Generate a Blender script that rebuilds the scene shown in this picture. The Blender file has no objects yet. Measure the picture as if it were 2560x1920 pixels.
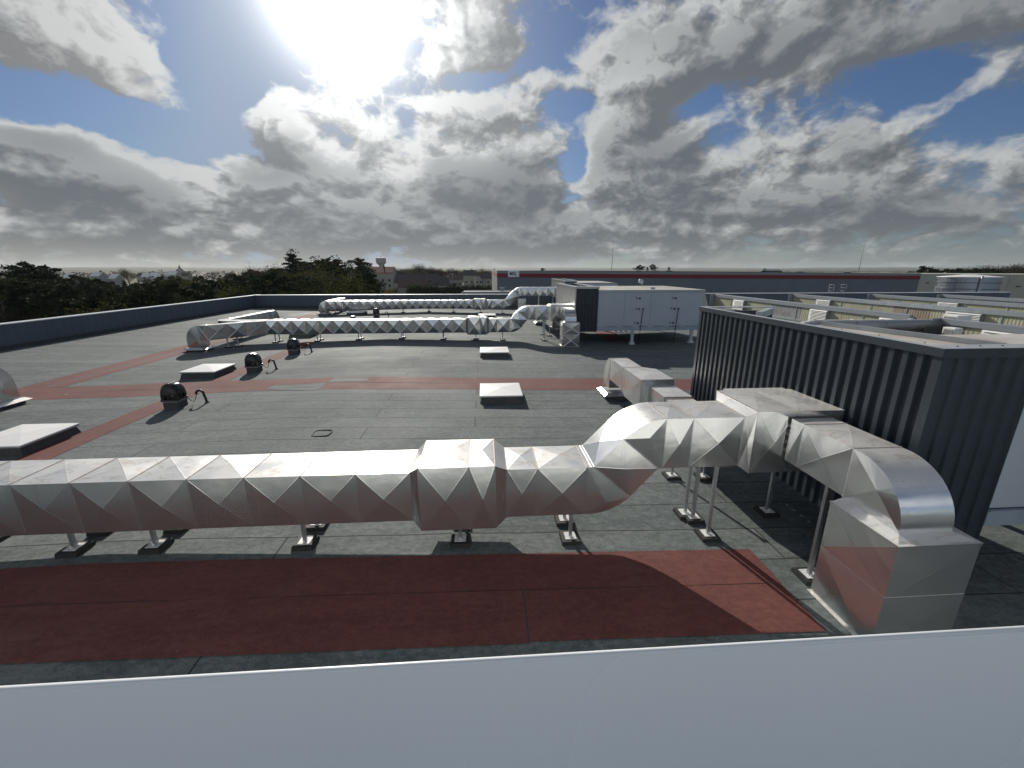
import bpy, math, random
from mathutils import Vector, noise as mnoise
R = math.radians
C = bpy.context.scene.collection
rnd = random.Random(7)

# ------------------------------------------------------------------ camera, sky, sun, exposure
scn = bpy.context.scene
cam_d = bpy.data.cameras.new("camera"); cam = bpy.data.objects.new("camera", cam_d); C.objects.link(cam)
cam.location = (0, 0, 4.0); cam.rotation_euler = (R(90 - 15.43), 0, R(-3.765))
cam_d.sensor_width = 36; cam_d.lens = 14.625; cam_d.clip_start = 0.05; cam_d.clip_end = 20000
scn.camera = cam
scn.view_settings.view_transform = 'Standard'; scn.view_settings.look = 'None'
scn.view_settings.exposure = 0.0; scn.view_settings.gamma = 1.0; scn.view_settings.use_curve_mapping = False
scn.cycles.volume_bounces = 0; scn.cycles.max_bounces = 8; scn.cycles.use_denoising = True

SUN_AZ, SUN_EL = -15.2, 27.0                     # degrees, azimuth from +Y towards +X
sd = Vector((math.sin(R(SUN_AZ)) * math.cos(R(SUN_EL)), math.cos(R(SUN_AZ)) * math.cos(R(SUN_EL)), math.sin(R(SUN_EL))))
sun_d = bpy.data.lights.new("sun", 'SUN'); sun_d.energy = 4.6; sun_d.angle = R(0.55); sun_d.color = (1.0, 0.94, 0.84)
sun = bpy.data.objects.new("sun", sun_d); C.objects.link(sun); sun.location = (0, 0, 30)
sun.rotation_euler = sd.to_track_quat('Z', 'Y').to_euler()

class NT:
    """small helper to write node trees as expressions"""
    def __init__(s, tree): s.t = tree; s.n = tree.nodes; s.l = tree.links
    def new(s, typ, **kw):
        nd = s.n.new(typ)
        for k, v in kw.items(): setattr(nd, k, v)
        return nd
    def put(s, sock, val):
        if isinstance(val, bpy.types.NodeSocket): s.l.new(val, sock)
        elif val is not None: sock.default_value = val
    def m(s, op, a, b=None, c=None, clamp=False):
        nd = s.new('ShaderNodeMath', operation=op, use_clamp=clamp)
        s.put(nd.inputs[0], a); s.put(nd.inputs[1], b); s.put(nd.inputs[2], c)
        return nd.outputs[0]
    def v(s, op, a, b=None, scale=None):
        nd = s.new('ShaderNodeVectorMath', operation=op)
        s.put(nd.inputs[0], a); s.put(nd.inputs[1], b)
        if scale is not None: s.put(nd.inputs['Scale'], scale)
        return nd.outputs['Value'] if op in ('DOT_PRODUCT', 'LENGTH') else nd.outputs[0]
    def xyz(s, a):
        nd = s.new('ShaderNodeSeparateXYZ'); s.put(nd.inputs[0], a); return nd.outputs
    def comb(s, x, y, z):
        nd = s.new('ShaderNodeCombineXYZ')
        for k, q in enumerate((x, y, z)): s.put(nd.inputs[k], q)
        return nd.outputs[0]
    def noise(s, vec, scale, detail=4, rough=.5, dist=0.0, dim='3D'):
        nd = s.new('ShaderNodeTexNoise', noise_dimensions=dim)
        s.put(nd.inputs['Vector'], vec); s.put(nd.inputs['Scale'], scale); s.put(nd.inputs['Detail'], detail)
        s.put(nd.inputs['Roughness'], rough); s.put(nd.inputs['Distortion'], dist)
        return nd.outputs[0]
    def ramp(s, fac, lo, hi, smooth=True, a=0.0, b=1.0):
        nd = s.new('ShaderNodeMapRange', interpolation_type='SMOOTHSTEP' if smooth else 'LINEAR')
        s.put(nd.inputs[0], fac)
        for k, q in zip((1, 2, 3, 4), (lo, hi, a, b)): s.put(nd.inputs[k], q)
        return nd.outputs[0]
    def mix(s, f, a, b, blend='MIX'):
        nd = s.new('ShaderNodeMix', data_type='RGBA', blend_type=blend)
        s.put(nd.inputs[0], f)
        for k, q in ((6, a), (7, b)):
            if isinstance(q, tuple) and len(q) == 3: q = q + (1,)
            s.put(nd.inputs[k], q)
        return nd.outputs[2]

# cloud banks and blue gaps: (azimuth, elevation, half width, half height, tilt, amount) in degrees
COVER = [(-36.9,17.6,5.4,2.4,-16,.34),(-35.5,12.9,9.0,1.6,-6,-.50),(-27.1,18.8,3.6,6.0,0,-.46),(-43.0,13.8,2.6,1.6,0,-.35),
 (-41.7,9.3,6.0,2.4,-15,.32),(-22.6,14.6,3.6,3.2,0,.40),(-21,9.5,7,3.4,0,.25),(-34.6,7.5,9.0,3.2,0,.28),(-16.9,8.0,9.2,4.2,0,.24),
 (0.5,10.3,11.0,4.4,-8,.46),(21,11,6,6,-15,.25),(8.5,23.6,3.2,2.6,0,-.30),(-1.0,20.3,4.5,.9,0,-.32),(10.7,18.2,5.5,1.3,10,-.22),
 (0.5,24.2,4.5,2.4,0,.2),(2.5,17.2,6,1.2,0,.22),(24.8,17.0,5.5,1.4,20,-.34),(43.1,16.2,3.8,1.5,0,-.36),(49.0,12.3,4.0,1.7,15,-.36),
 (11.6,12.3,1.3,2.6,-10,-.5),(-14,14.6,4.0,2.4,0,.20),(29.0,21.6,12,3.6,0,.42),(20,23,5,4,0,.2),(45.2,20.0,8.6,2.0,0,.30),(20.1,12.6,8.4,4.0,-20,.28),(38.2,12.4,6.1,3.6,0,.26),
 (18.5,20.5,4.3,2.3,0,.2),(35.3,6.0,22,3.4,0,.3),(-32.7,3.8,24,2.2,0,.2),(0,4.5,18,2.6,0,.30)]
DARK = [(1.1,8.2,9.5,3.3,-5,1.0),(5.5,10.8,4.2,3.0,0,.35),(-23.2,10.9,4.6,2.3,0,.6),(-37.6,6.2,8.4,2.2,0,.5),(-41.2,10.6,3.6,1.2,0,.35),(-17.1,5.6,7.7,1.8,0,.4),
 (21.2,12.4,4.8,3.8,-25,.6),(44.8,5.8,11,1.7,0,.6),(35.0,21.0,10,2.2,0,.45),(48.6,20.0,6,1.8,0,.45),(-34.7,2.7,9,.9,0,.2),(-2.6,3.6,12,1.0,0,.4),
 (39.5,14.6,3.6,2.4,0,.3),(27,7.5,6,1.6,0,.25),(-9.1,11.6,2.6,2.6,-30,-.45),(-24.0,15.6,3.0,1.5,0,-.35),(6,15.2,6,1.5,0,-.35),(-29.6,6.3,2.5,1.6,0,-.35),
 (-36.6,17.4,8,3.4,0,-.75),(31.8,12.3,3.4,2.4,0,-.35),(19,18.5,6,4,0,-.25),(-43.9,6.4,2.0,1.6,0,-.3),(35,4.2,7,.8,0,-.2),(-37,3.9,6,.6,0,-.3)]

def build_world():
    w = bpy.data.worlds.new("World"); scn.world = w; w.use_nodes = True
    w.node_tree.nodes.clear()
    # -- group: cloud density as a function of direction
    g = bpy.data.node_groups.new("cloud_density", 'ShaderNodeTree')
    g.interface.new_socket("d", in_out='INPUT', socket_type='NodeSocketVector')
    g.interface.new_socket("D", in_out='OUTPUT', socket_type='NodeSocketFloat')
    G = NT(g); gi = G.new('NodeGroupInput').outputs[0]; go = G.new('NodeGroupOutput')
    x, y, z = G.xyz(gi)
    zc = G.m('MAXIMUM', z, 0.0)
    zz = G.m('MULTIPLY', G.m('POWER', G.m('ADD', zc, .012), .80), 1.45)
    p = G.comb(x, y, zz)
    warp = G.new('ShaderNodeTexNoise'); G.put(warp.inputs['Vector'], p); warp.inputs['Scale'].default_value = 9; warp.inputs['Detail'].default_value = 4
    wv = G.v('SCALE', G.v('SUBTRACT', warp.outputs['Color'], (.5, .5, .5)), scale=.06)
    pw = G.v('ADD', p, wv)
    n1 = G.noise(pw, 5.0, 7, .50, 0.0)
    n2 = G.noise(pw, 11.0, 4, .52, 0.0)
    n3 = G.noise(pw, 31.0, 4, .55, 0.0)
    bl = G.m('ABSOLUTE', G.m('SUBTRACT', n2, .5))              # billowy cauliflower edges
    bl3 = G.m('ABSOLUTE', G.m('SUBTRACT', n3, .5))
    D = G.m('ADD', G.m('ADD', n1, G.m('MULTIPLY', G.m('SUBTRACT', .09, bl), 1.05)), G.m('MULTIPLY', G.m('SUBTRACT', .08, bl3), .32))
    az = G.m('MULTIPLY', G.m('ARCTAN2', x, y), 180 / math.pi); el = G.m('MULTIPLY', G.m('ARCSINE', z), 180 / math.pi)
    wx, wy, _ = G.xyz(wv)
    ae = G.comb(G.m('ADD', az, G.m('MULTIPLY', wx, 60)), G.m('ADD', el, G.m('MULTIPLY', wy, 45)), 0.0)
    def blobs(NTx, vec, start, lst):
        acc = start
        for a, e, sx, sy, rot, amp in lst:
            mp = NTx.new('ShaderNodeMapping', vector_type='TEXTURE')
            NTx.put(mp.inputs[0], vec); mp.inputs[1].default_value = (a, e, 0); mp.inputs[2].default_value = (0, 0, R(rot)); mp.inputs[3].default_value = (sx, sy, 1)
            q = NTx.v('DOT_PRODUCT', mp.outputs[0], mp.outputs[0])
            acc = NTx.m('MULTIPLY_ADD', NTx.m('EXPONENT', NTx.m('MULTIPLY', q, -1.0)), amp * 1.2, acc)
        return acc
    D = blobs(G, ae, G.m('ADD', D, .015), COVER)
    G.l.new(D, go.inputs[0])
    # -- world
    W = NT(w.node_tree)
    tc = W.new('ShaderNodeTexCoord'); d = W.v('NORMALIZE', tc.outputs['Generated'])
    def dens(v):
        nd = W.new('ShaderNodeGroup'); nd.node_tree = g; W.put(nd.inputs[0], v); return nd.outputs[0]
    cosang = W.v('DOT_PRODUCT', d, tuple(sd))
    to = W.v('NORMALIZE', W.v('SUBTRACT', tuple(sd), d))
    to = W.v('NORMALIZE', W.v('ADD', to, (0, 0, .45)))
    d2 = W.v('NORMALIZE', W.v('ADD', d, W.v('SCALE', to, scale=.028)))
    D1 = dens(d); D2 = dens(d2)
    _, _, dz = W.xyz(d); dx, dy, _z = W.xyz(d)
    az = W.m('MULTIPLY', W.m('ARCTAN2', dx, dy), 180 / math.pi); el = W.m('MULTIPLY', W.m('ARCSINE', dz), 180 / math.pi)
    q = W.m('MULTIPLY', W.m('SUBTRACT', 1.0, cosang), 2 * (180 / math.pi) ** 2)      # squared angle to the sun, degrees
    def gl(width, amp): return W.m('MULTIPLY', W.m('EXPONENT', W.m('MULTIPLY', q, -1.0 / width ** 2)), amp)
    cover = W.ramp(D1, .47, W.ramp(az, -5.0, 30.0, a=.66, b=.78))
    thick = W.ramp(D1, .60, .98)
    lit = W.m('ADD', .5, W.m('MULTIPLY', W.m('SUBTRACT', D1, D2), 4.2), clamp=True)
    dk = blobs(W, W.comb(az, el, 0.0), 0.06, DARK)
    tex = W.noise(W.comb(dx, dy, W.m('MULTIPLY', dz, 1.5)), 9, 5, .55)
    dark = W.m('ADD', W.m('ADD', W.m('MULTIPLY', thick, .56), W.m('MULTIPLY', dk, .95)), W.m('MULTIPLY', W.m('SUBTRACT', .5, lit), .65))
    dark = W.m('MAXIMUM', W.m('ADD', dark, W.m('MULTIPLY', W.m('SUBTRACT', .5, tex), .6)), 0.0)
    dark = W.m('SUBTRACT', 1.0, W.m('EXPONENT', W.m('MULTIPLY', dark, -1.9)))
    near = W.m('ADD', gl(30, .16), gl(12, .70))
    back = W.ramp(cosang, .1, -.8, a=0.0, b=.85)
    bright = W.m('ADD', W.m('ADD', W.m('ADD', .34, back), near), W.m('MULTIPLY', W.m('SUBTRACT', lit, .5), .35))
    lum_b = W.v('SCALE', (.975, 1.0, .99), scale=bright)
    lum_d = W.v('ADD', (.118, .136, .155), W.v('SCALE', (1.0, .99, .96), scale=W.m('ADD', W.m('ADD', gl(30, .05), gl(14, .14)), W.m('MULTIPLY', lit, .07))))
    cloud = W.mix(dark, lum_b, lum_d)
    sky = W.new('ShaderNodeTexSky', sky_type='NISHITA', sun_disc=False, sun_elevation=R(SUN_EL), sun_rotation=R(SUN_AZ), altitude=60, air_density=1.0, dust_density=.6, ozone_density=2.5)
    STR = 0.07
    skyc = W.mix(1.0, sky.outputs[0], (.52, .62, .78), 'MULTIPLY')
    skyl = W.v('SCALE', skyc, scale=STR)
    capn = W.new('ShaderNodeVectorMath', operation='MINIMUM'); W.put(capn.inputs[0], skyl); capn.inputs[1].default_value = (.30, .38, .52)
    col = W.mix(W.m('MULTIPLY', cover, .97), capn.outputs[0], cloud)
    # pale air low over the horizon, warmer beneath the sun
    side = W.ramp(az, -25.0, 50.0)
    hz = W.mix(side, (.50, .495, .45), (.225, .265, .285))
    hf = W.m('EXPONENT', W.m('MULTIPLY', W.m('MAXIMUM', el, 0.0), -1 / 1.7))
    col = W.mix(W.m('MULTIPLY', hf, .8), col, hz)
    glow = W.m('ADD', W.m('ADD', gl(6.6, .95), gl(4.2, 5.0)), gl(15, .15))
    col = W.v('ADD', col, W.v('SCALE', (1.0, .98, .92), scale=glow))
    below = W.ramp(el, -.6, 0.0)
    col = W.mix(below, (.05, .055, .05), col)
    bg = W.new('ShaderNodeBackground'); W.put(bg.inputs[0], W.v('SCALE', col, scale=1 / STR)); bg.inputs[1].default_value = STR
    out = W.new('ShaderNodeOutputWorld'); W.l.new(bg.outputs[0], out.inputs[0])
    w.cycles.sampling_method = 'MANUAL'; w.cycles.sample_map_resolution = 1024
build_world()

# ------------------------------------------------------------------ materials
MATS = {}
def surf(name, col, col2=None, rough=.5, rough2=None, metal=0.0, nscale=3.0, detail=5, bump=0.0, bscale=30.0, spec=None, streak=0.0, streakcol=(.1, .09, .08), coat=0, stretch=(1, 1, 1)):
    if name in MATS: return MATS[name]
    m = bpy.data.materials.new(name); m.use_nodes = True; MATS[name] = m
    N = NT(m.node_tree); b = m.node_tree.nodes['Principled BSDF']
    tc = N.new('ShaderNodeNewGeometry').outputs['Position'] if not name.startswith('leaf') else N.new('ShaderNodeTexCoord').outputs['Object']
    vec = N.v('MULTIPLY', tc, stretch)
    n = N.noise(vec, nscale, detail, .6)
    f = N.ramp(n, .3, .7)
    c = N.mix(f, col, col2 if col2 else col)
    if streak:
        sx = N.v('MULTIPLY', tc, (14, 14, .7)); s1 = N.noise(sx, 1.0, 5, .65)
        big = N.noise(tc, 1.1, 3, .5)
        sf = N.m('MULTIPLY', N.ramp(s1, .52, .75), N.m('MULTIPLY', N.ramp(big, .4, .65), streak))
        c = N.mix(sf, c, streakcol)
    N.put(b.inputs['Base Color'], c)
    N.put(b.inputs['Roughness'], N.ramp(n, .25, .75, a=rough, b=rough2 if rough2 is not None else rough))
    b.inputs['Metallic'].default_value = metal
    if spec is not None: b.inputs['Specular IOR Level'].default_value = spec
    if coat: b.inputs['Coat Weight'].default_value = coat; b.inputs['Coat Roughness'].default_value = .15
    if bump:
        bp = N.new('ShaderNodeBump'); bp.inputs['Strength'].default_value = 1.0; bp.inputs['Distance'].default_value = bump
        N.put(bp.inputs['Height'], N.noise(tc, bscale, 3, .6)); N.l.new(bp.outputs[0], b.inputs['Normal'])
    return m

def steel(name, base, r1, r2, streak, wob=.004, metal=1.0):
    """rolled galvanised sheet: soft spangle, rain streaks, slight oil-can waviness"""
    m = bpy.data.materials.new(name); m.use_nodes = True; MATS[name] = m
    N = NT(m.node_tree); b = m.node_tree.nodes['Principled BSDF']
    P = N.new('ShaderNodeNewGeometry').outputs['Position']
    big = N.noise(P, 1.3, 4, .55); fine = N.noise(P, 22, 4, .7)
    vor = N.new('ShaderNodeTexVoronoi'); N.put(vor.inputs['Vector'], P); vor.inputs['Scale'].default_value = 60
    vx = N.xyz(vor.outputs['Color'])[0]
    c = N.mix(N.m('ADD', N.m('MULTIPLY', N.ramp(big, .3, .7), .5), N.m('MULTIPLY', vx, .12)), base, tuple(k * .86 for k in base))
    s1 = N.noise(N.v('MULTIPLY', P, (55, 55, .55)), 1.0, 3, .6)
    sf = N.m('MULTIPLY', N.m('MULTIPLY', N.ramp(s1, .5, .72), N.ramp(N.noise(P, 1.7, 3), .42, .62)), streak)
    nz = N.xyz(N.new('ShaderNodeNewGeometry').outputs['Normal'])[2]
    vert = N.ramp(N.m('ABSOLUTE', nz), .9, .5)
    sf = N.m('MULTIPLY', sf, vert)
    c = N.mix(sf, c, (.47, .46, .45))
    # brown dried puddle marks on the flat tops
    pud = N.noise(N.v('MULTIPLY', P, (1.6, 3.2, 1)), 1.5, 5, .55)
    ring = N.m('MULTIPLY', N.ramp(N.m('ABSOLUTE', N.m('SUBTRACT', pud, .58)), .035, .0), N.ramp(nz, .8, .97))
    c = N.mix(N.m('MULTIPLY', ring, .55 if streak else .0), c, (.36, .27, .17))
    dust = N.m('MULTIPLY', N.ramp(nz, .6, .95), N.ramp(N.noise(P, 2.4, 5, .6), .25, .75, a=.55, b=1.0))      # dust settled on what faces up
    c = N.mix(N.m('MULTIPLY', dust, .5), c, (.70, .68, .63))
    N.put(b.inputs['Base Color'], c); N.put(b.inputs['Metallic'], N.m('SUBTRACT', metal, N.m('MULTIPLY', dust, .55)))
    N.put(b.inputs['Roughness'], N.m('ADD', N.m('ADD', N.ramp(big, .3, .7, a=r1, b=r2), N.m('MULTIPLY', dust, .20)), N.m('MULTIPLY', sf, .10)))
    bp = N.new('ShaderNodeBump'); bp.inputs['Distance'].default_value = wob
    N.put(bp.inputs['Height'], N.m('ADD', N.noise(P, 3.2, 2, .4), 0.0)); N.l.new(bp.outputs[0], b.inputs['Normal'])
    return m

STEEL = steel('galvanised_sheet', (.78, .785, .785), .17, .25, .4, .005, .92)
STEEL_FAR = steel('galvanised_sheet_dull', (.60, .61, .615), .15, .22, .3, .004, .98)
TANKM = steel('tank_steel', (.34, .38, .43), .3, .45, .8, .004)
GALV = surf('galvanised_profile', (.52, .54, .56), (.42, .44, .46), .38, .5, 1.0, 12)
SEAM = surf('duct_sealant', (.34, .25, .22), (.5, .47, .44), .5, .7, .4, 25)
RUB = surf('black_rubber', (.012, .012, .013), (.02, .02, .02), .7)
PLATE = surf('white_plate', (.72, .73, .74), (.55, .56, .56), .5, nscale=20)
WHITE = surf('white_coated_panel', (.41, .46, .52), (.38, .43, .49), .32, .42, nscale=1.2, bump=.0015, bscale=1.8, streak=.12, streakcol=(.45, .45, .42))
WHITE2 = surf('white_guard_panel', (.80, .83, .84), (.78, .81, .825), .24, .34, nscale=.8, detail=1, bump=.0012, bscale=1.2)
LID = surf('skylight_lid_white', (.86, .86, .85), (.78, .78, .76), .35, .5, nscale=4, bump=.001, bscale=5)
CURB = surf('curb_membrane', (.045, .05, .052), (.07, .075, .075), .75, nscale=9)
ANTH = surf('anthracite_cladding', (.032, .044, .058), (.027, .037, .050), .36, .46, nscale=5, spec=.35, streak=.15, streakcol=(.07, .075, .08))
ANTHD = surf('dark_interior', (.03, .03, .034), None, .7)
SILV = surf('pale_silver_cladding', (.5, .51, .5), (.42, .43, .42), .32, .42, .85, 2)
COPING = surf('grey_coping', (.46, .49, .51), (.36, .39, .41), .38, .5, .3, 2.2, streak=.3, streakcol=(.2, .2, .19))
PCOP = surf('pale_parapet_coping', (.74, .77, .78), (.66, .69, .70), .35, .45, .2, 2)
PARA = surf('slate_blue_cladding', (.088, .112, .145), (.078, .10, .13), .5, .6, nscale=.6)
BLACKM = surf('black_plastic', (.010, .010, .011), None, .22, .35, nscale=8)
HOSE = surf('black_hose', (.014, .014, .014), None, .45)
FIBRE = surf('yellowed_fibreglass', (.46, .45, .32), (.36, .35, .24), .45, .6, nscale=1.0, streak=.8, streakcol=(.30, .27, .17))
FIBREG = surf('grey_weathered_panel', (.33, .33, .34), (.22, .22, .23), .6, .7, nscale=1.5, streak=.9, streakcol=(.13, .12, .12))
FIBREB = surf('rusty_weathered_panel', (.36, .30, .22), (.26, .2, .15), .6, .7, nscale=1.5, streak=.9, streakcol=(.2, .13, .1))
LOUV = surf('white_louvre', (.8, .8, .78), (.7, .7, .68), .4, .5, nscale=6)
CAP = surf('zinc_cap', (.40, .43, .46), (.31, .34, .37), .35, .5, .6, 1.5, streak=.4, streakcol=(.25, .25, .25))
ROOFP = surf('stained_white_roof', (.62, .60, .56), (.36, .31, .27), .45, .6, nscale=.9, detail=8)
MSLW = surf('warehouse_cladding', (.14, .165, .195), (.12, .145, .175), .5, .6, nscale=.3)
MSLG = surf('warehouse_grey_band', (.22, .235, .24), None, .5, .6)
MSLR = surf('warehouse_red_band', (.17, .008, .014), None, .5, .6)
SIGNW = surf('sign_white', (.72, .76, .80), None, .5)
SIGNT = surf('sign_lettering', (.02, .025, .045), None, .5)
BEIGE = surf('beige_cladding', (.44, .44, .37), (.40, .40, .34), .55, .6, nscale=.4)
RENDERW = surf('cream_render', (.36, .34, .29), (.30, .28, .25), .8, nscale=.5)
RENDERG = surf('grey_render', (.40, .40, .38), (.34, .34, .33), .8, nscale=.5)
TILER = surf('red_tiles', (.17, .055, .04), (.11, .04, .03), .75, nscale=1.2, detail=8)
TILED = surf('dark_tiles', (.045, .042, .045), (.07, .065, .065), .6, nscale=1.0)
TILEB = surf('brown_tiles', (.12, .075, .06), (.08, .055, .05), .7, nscale=1.0)
GLASSD = surf('window_glass', (.02, .025, .03), None, .12)
CONC = surf('concrete', (.34, .34, .33), (.27, .27, .27), .8, nscale=.2)
BARK = surf('bark', (.07, .055, .045), (.045, .035, .03), .9, nscale=6)
PIPEM = steel('rusty_pipe_sheet', (.60, .57, .54), .3, .42, .9, .004)

def leafmat(name, c1, c2, trans=.25):
    m = bpy.data.materials.new(name); m.use_nodes = True
    N = NT(m.node_tree); b = m.node_tree.nodes['Principled BSDF']
    P = N.new('ShaderNodeNewGeometry').outputs['Position']
    f = N.ramp(N.noise(P, .9, 5, .7), .3, .7)
    c = N.mix(f, c1, c2); N.put(b.inputs['Base Color'], c); b.inputs['Roughness'].default_value = .85; b.inputs['Specular IOR Level'].default_value = .06
    tr = N.new('ShaderNodeBsdfTranslucent'); N.put(tr.inputs[0], c)
    mx = N.new('ShaderNodeMixShader'); mx.inputs[0].default_value = trans
    N.l.new(b.outputs[0], mx.inputs[1]); N.l.new(tr.outputs[0], mx.inputs[2])
    o = m.node_tree.nodes['Material Output']; N.l.new(mx.outputs[0], o.inputs[0])
    return m
L_PINE = leafmat('pine_needles', (.016, .026, .012), (.034, .046, .020), .15)
L_CEDAR = leafmat('cedar_needles', (.014, .023, .015), (.026, .036, .022), .12)
L_BUD = leafmat('budding_leaves', (.085, .092, .020), (.055, .058, .016), .25)
L_BARE = leafmat('bare_twigs', (.05, .04, .03), (.035, .029, .022), .05)
L_HEDGE = leafmat('hedge_leaves', (.020, .035, .018), (.035, .05, .02))
L_YELLOW = leafmat('forsythia_blossom', (.55, .42, .03), (.35, .30, .04), .3)
L_PINK = leafmat('pale_blossom', (.42, .32, .32), (.25, .2, .19), .3)

def roof_material(name, c1, c2, red=False, rows=True):
    """bitumen rolls about 0.95 m wide laid across the roof, laps and end joints, worn and damp patches"""
    m = bpy.data.materials.new(name); m.use_nodes = True
    N = NT(m.node_tree); b = m.node_tree.nodes['Principled BSDF']
    P = N.new('ShaderNodeNewGeometry').outputs['Position']
    x, y, z = N.xyz(P)
    wob = N.noise(N.comb(x, y, 0.0), .5, 3, .5)
    v = N.comb(N.m('ADD', x, 37.3), N.m('ADD', y, N.m('MULTIPLY', N.m('SUBTRACT', wob, .5), .12)), 0.0)
    br = N.new('ShaderNodeTexBrick'); br.offset = .37; br.squash = 1
    N.put(br.inputs['Vector'], N.v('SUBTRACT', v, (0, .37, 0))); br.inputs['Scale'].default_value = 1.0
    br.inputs['Brick Width'].default_value = 7.4; br.inputs['Row Height'].default_value = .76
    br.inputs['Mortar Size'].default_value = .015; br.inputs['Mortar Smooth'].default_value = .4; br.inputs['Bias'].default_value = 0
    br.inputs['Color1'].default_value = (0, 0, 0, 1); br.inputs['Color2'].default_value = (1, 1, 1, 1); br.inputs['Mortar'].default_value = (.5, .5, .5, 1)
    bx = N.xyz(br.outputs['Color'])[0]; mort = br.outputs['Fac'] if rows else N.m('MULTIPLY', br.outputs['Fac'], 0.0)
    fine = N.noise(P, 55, 3, .8); mid = N.noise(N.v('MULTIPLY', P, (1.0, 3.0, 1)), 1.2, 6, .62); big = N.noise(P, .22, 5, .6)
    grit = N.noise(N.v('MULTIPLY', P, (1, 1.6, 1)), 9, 6, .75); scuff = N.noise(N.v('MULTIPLY', P, (7, .9, 1)), 1.0, 5, .65)
    f = N.m('ADD', N.m('MULTIPLY', bx, .30), N.m('ADD', N.m('MULTIPLY', N.m('SUBTRACT', fine, .5), 1.7), N.m('ADD', N.m('MULTIPLY', N.ramp(mid, .3, .7), .35), N.m('MULTIPLY', N.m('SUBTRACT', grit, .5), 2.1))), clamp=True)
    f = N.m('ADD', f, N.m('MULTIPLY', N.m('MULTIPLY', N.ramp(scuff, .60, .72), N.ramp(grit, .4, .6)), .28), clamp=True)
    c = N.mix(f, c1, c2)
    worn = N.m('MULTIPLY', N.ramp(big, .50, .68), N.ramp(mid, .42, .62))
    c = N.mix(N.m('MULTIPLY', worn, .35), c, (.17, .17, .165) if not red else (.20, .12, .11))
    lich = N.noise(P, 1.9, 7, .62)
    c = N.mix(N.m('MULTIPLY', N.ramp(lich, .70, .735), .5), c, (.30, .30, .29))       # pale mineral patches at a few laps
    c = N.mix(N.m('MULTIPLY', mort, .8 if not red else .6), c, (.022, .023, .025))
    N.put(b.inputs['Base Color'], c)
    rr = N.m('ADD', N.ramp(big, .35, .65, a=.78, b=.88), N.m('MULTIPLY', N.m('SUBTRACT', mid, .5), .12))
    N.put(b.inputs['Roughness'], rr); b.inputs['Specular IOR Level'].default_value = .28
    bp = N.new('ShaderNodeBump'); bp.inputs['Distance'].default_value = 1.0
    h = N.m('ADD', N.m('MULTIPLY', fine, .0035), N.m('ADD', N.m('MULTIPLY', mort, -.006), N.m('MULTIPLY', N.noise(P, .8, 3), .02)))
    N.put(bp.inputs['Height'], h); N.l.new(bp.outputs[0], b.inputs['Normal'])
    return m
ROOFM = roof_material('grey_bitumen', (.074, .090, .092), (.205, .228, .228))
REDM = roof_material('red_bitumen', (.110, .037, .034), (.19, .070, .060), True, False)
REDW = roof_material('washed_red_bitumen', (.11, .06, .058), (.16, .09, .085), True, False)

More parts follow.
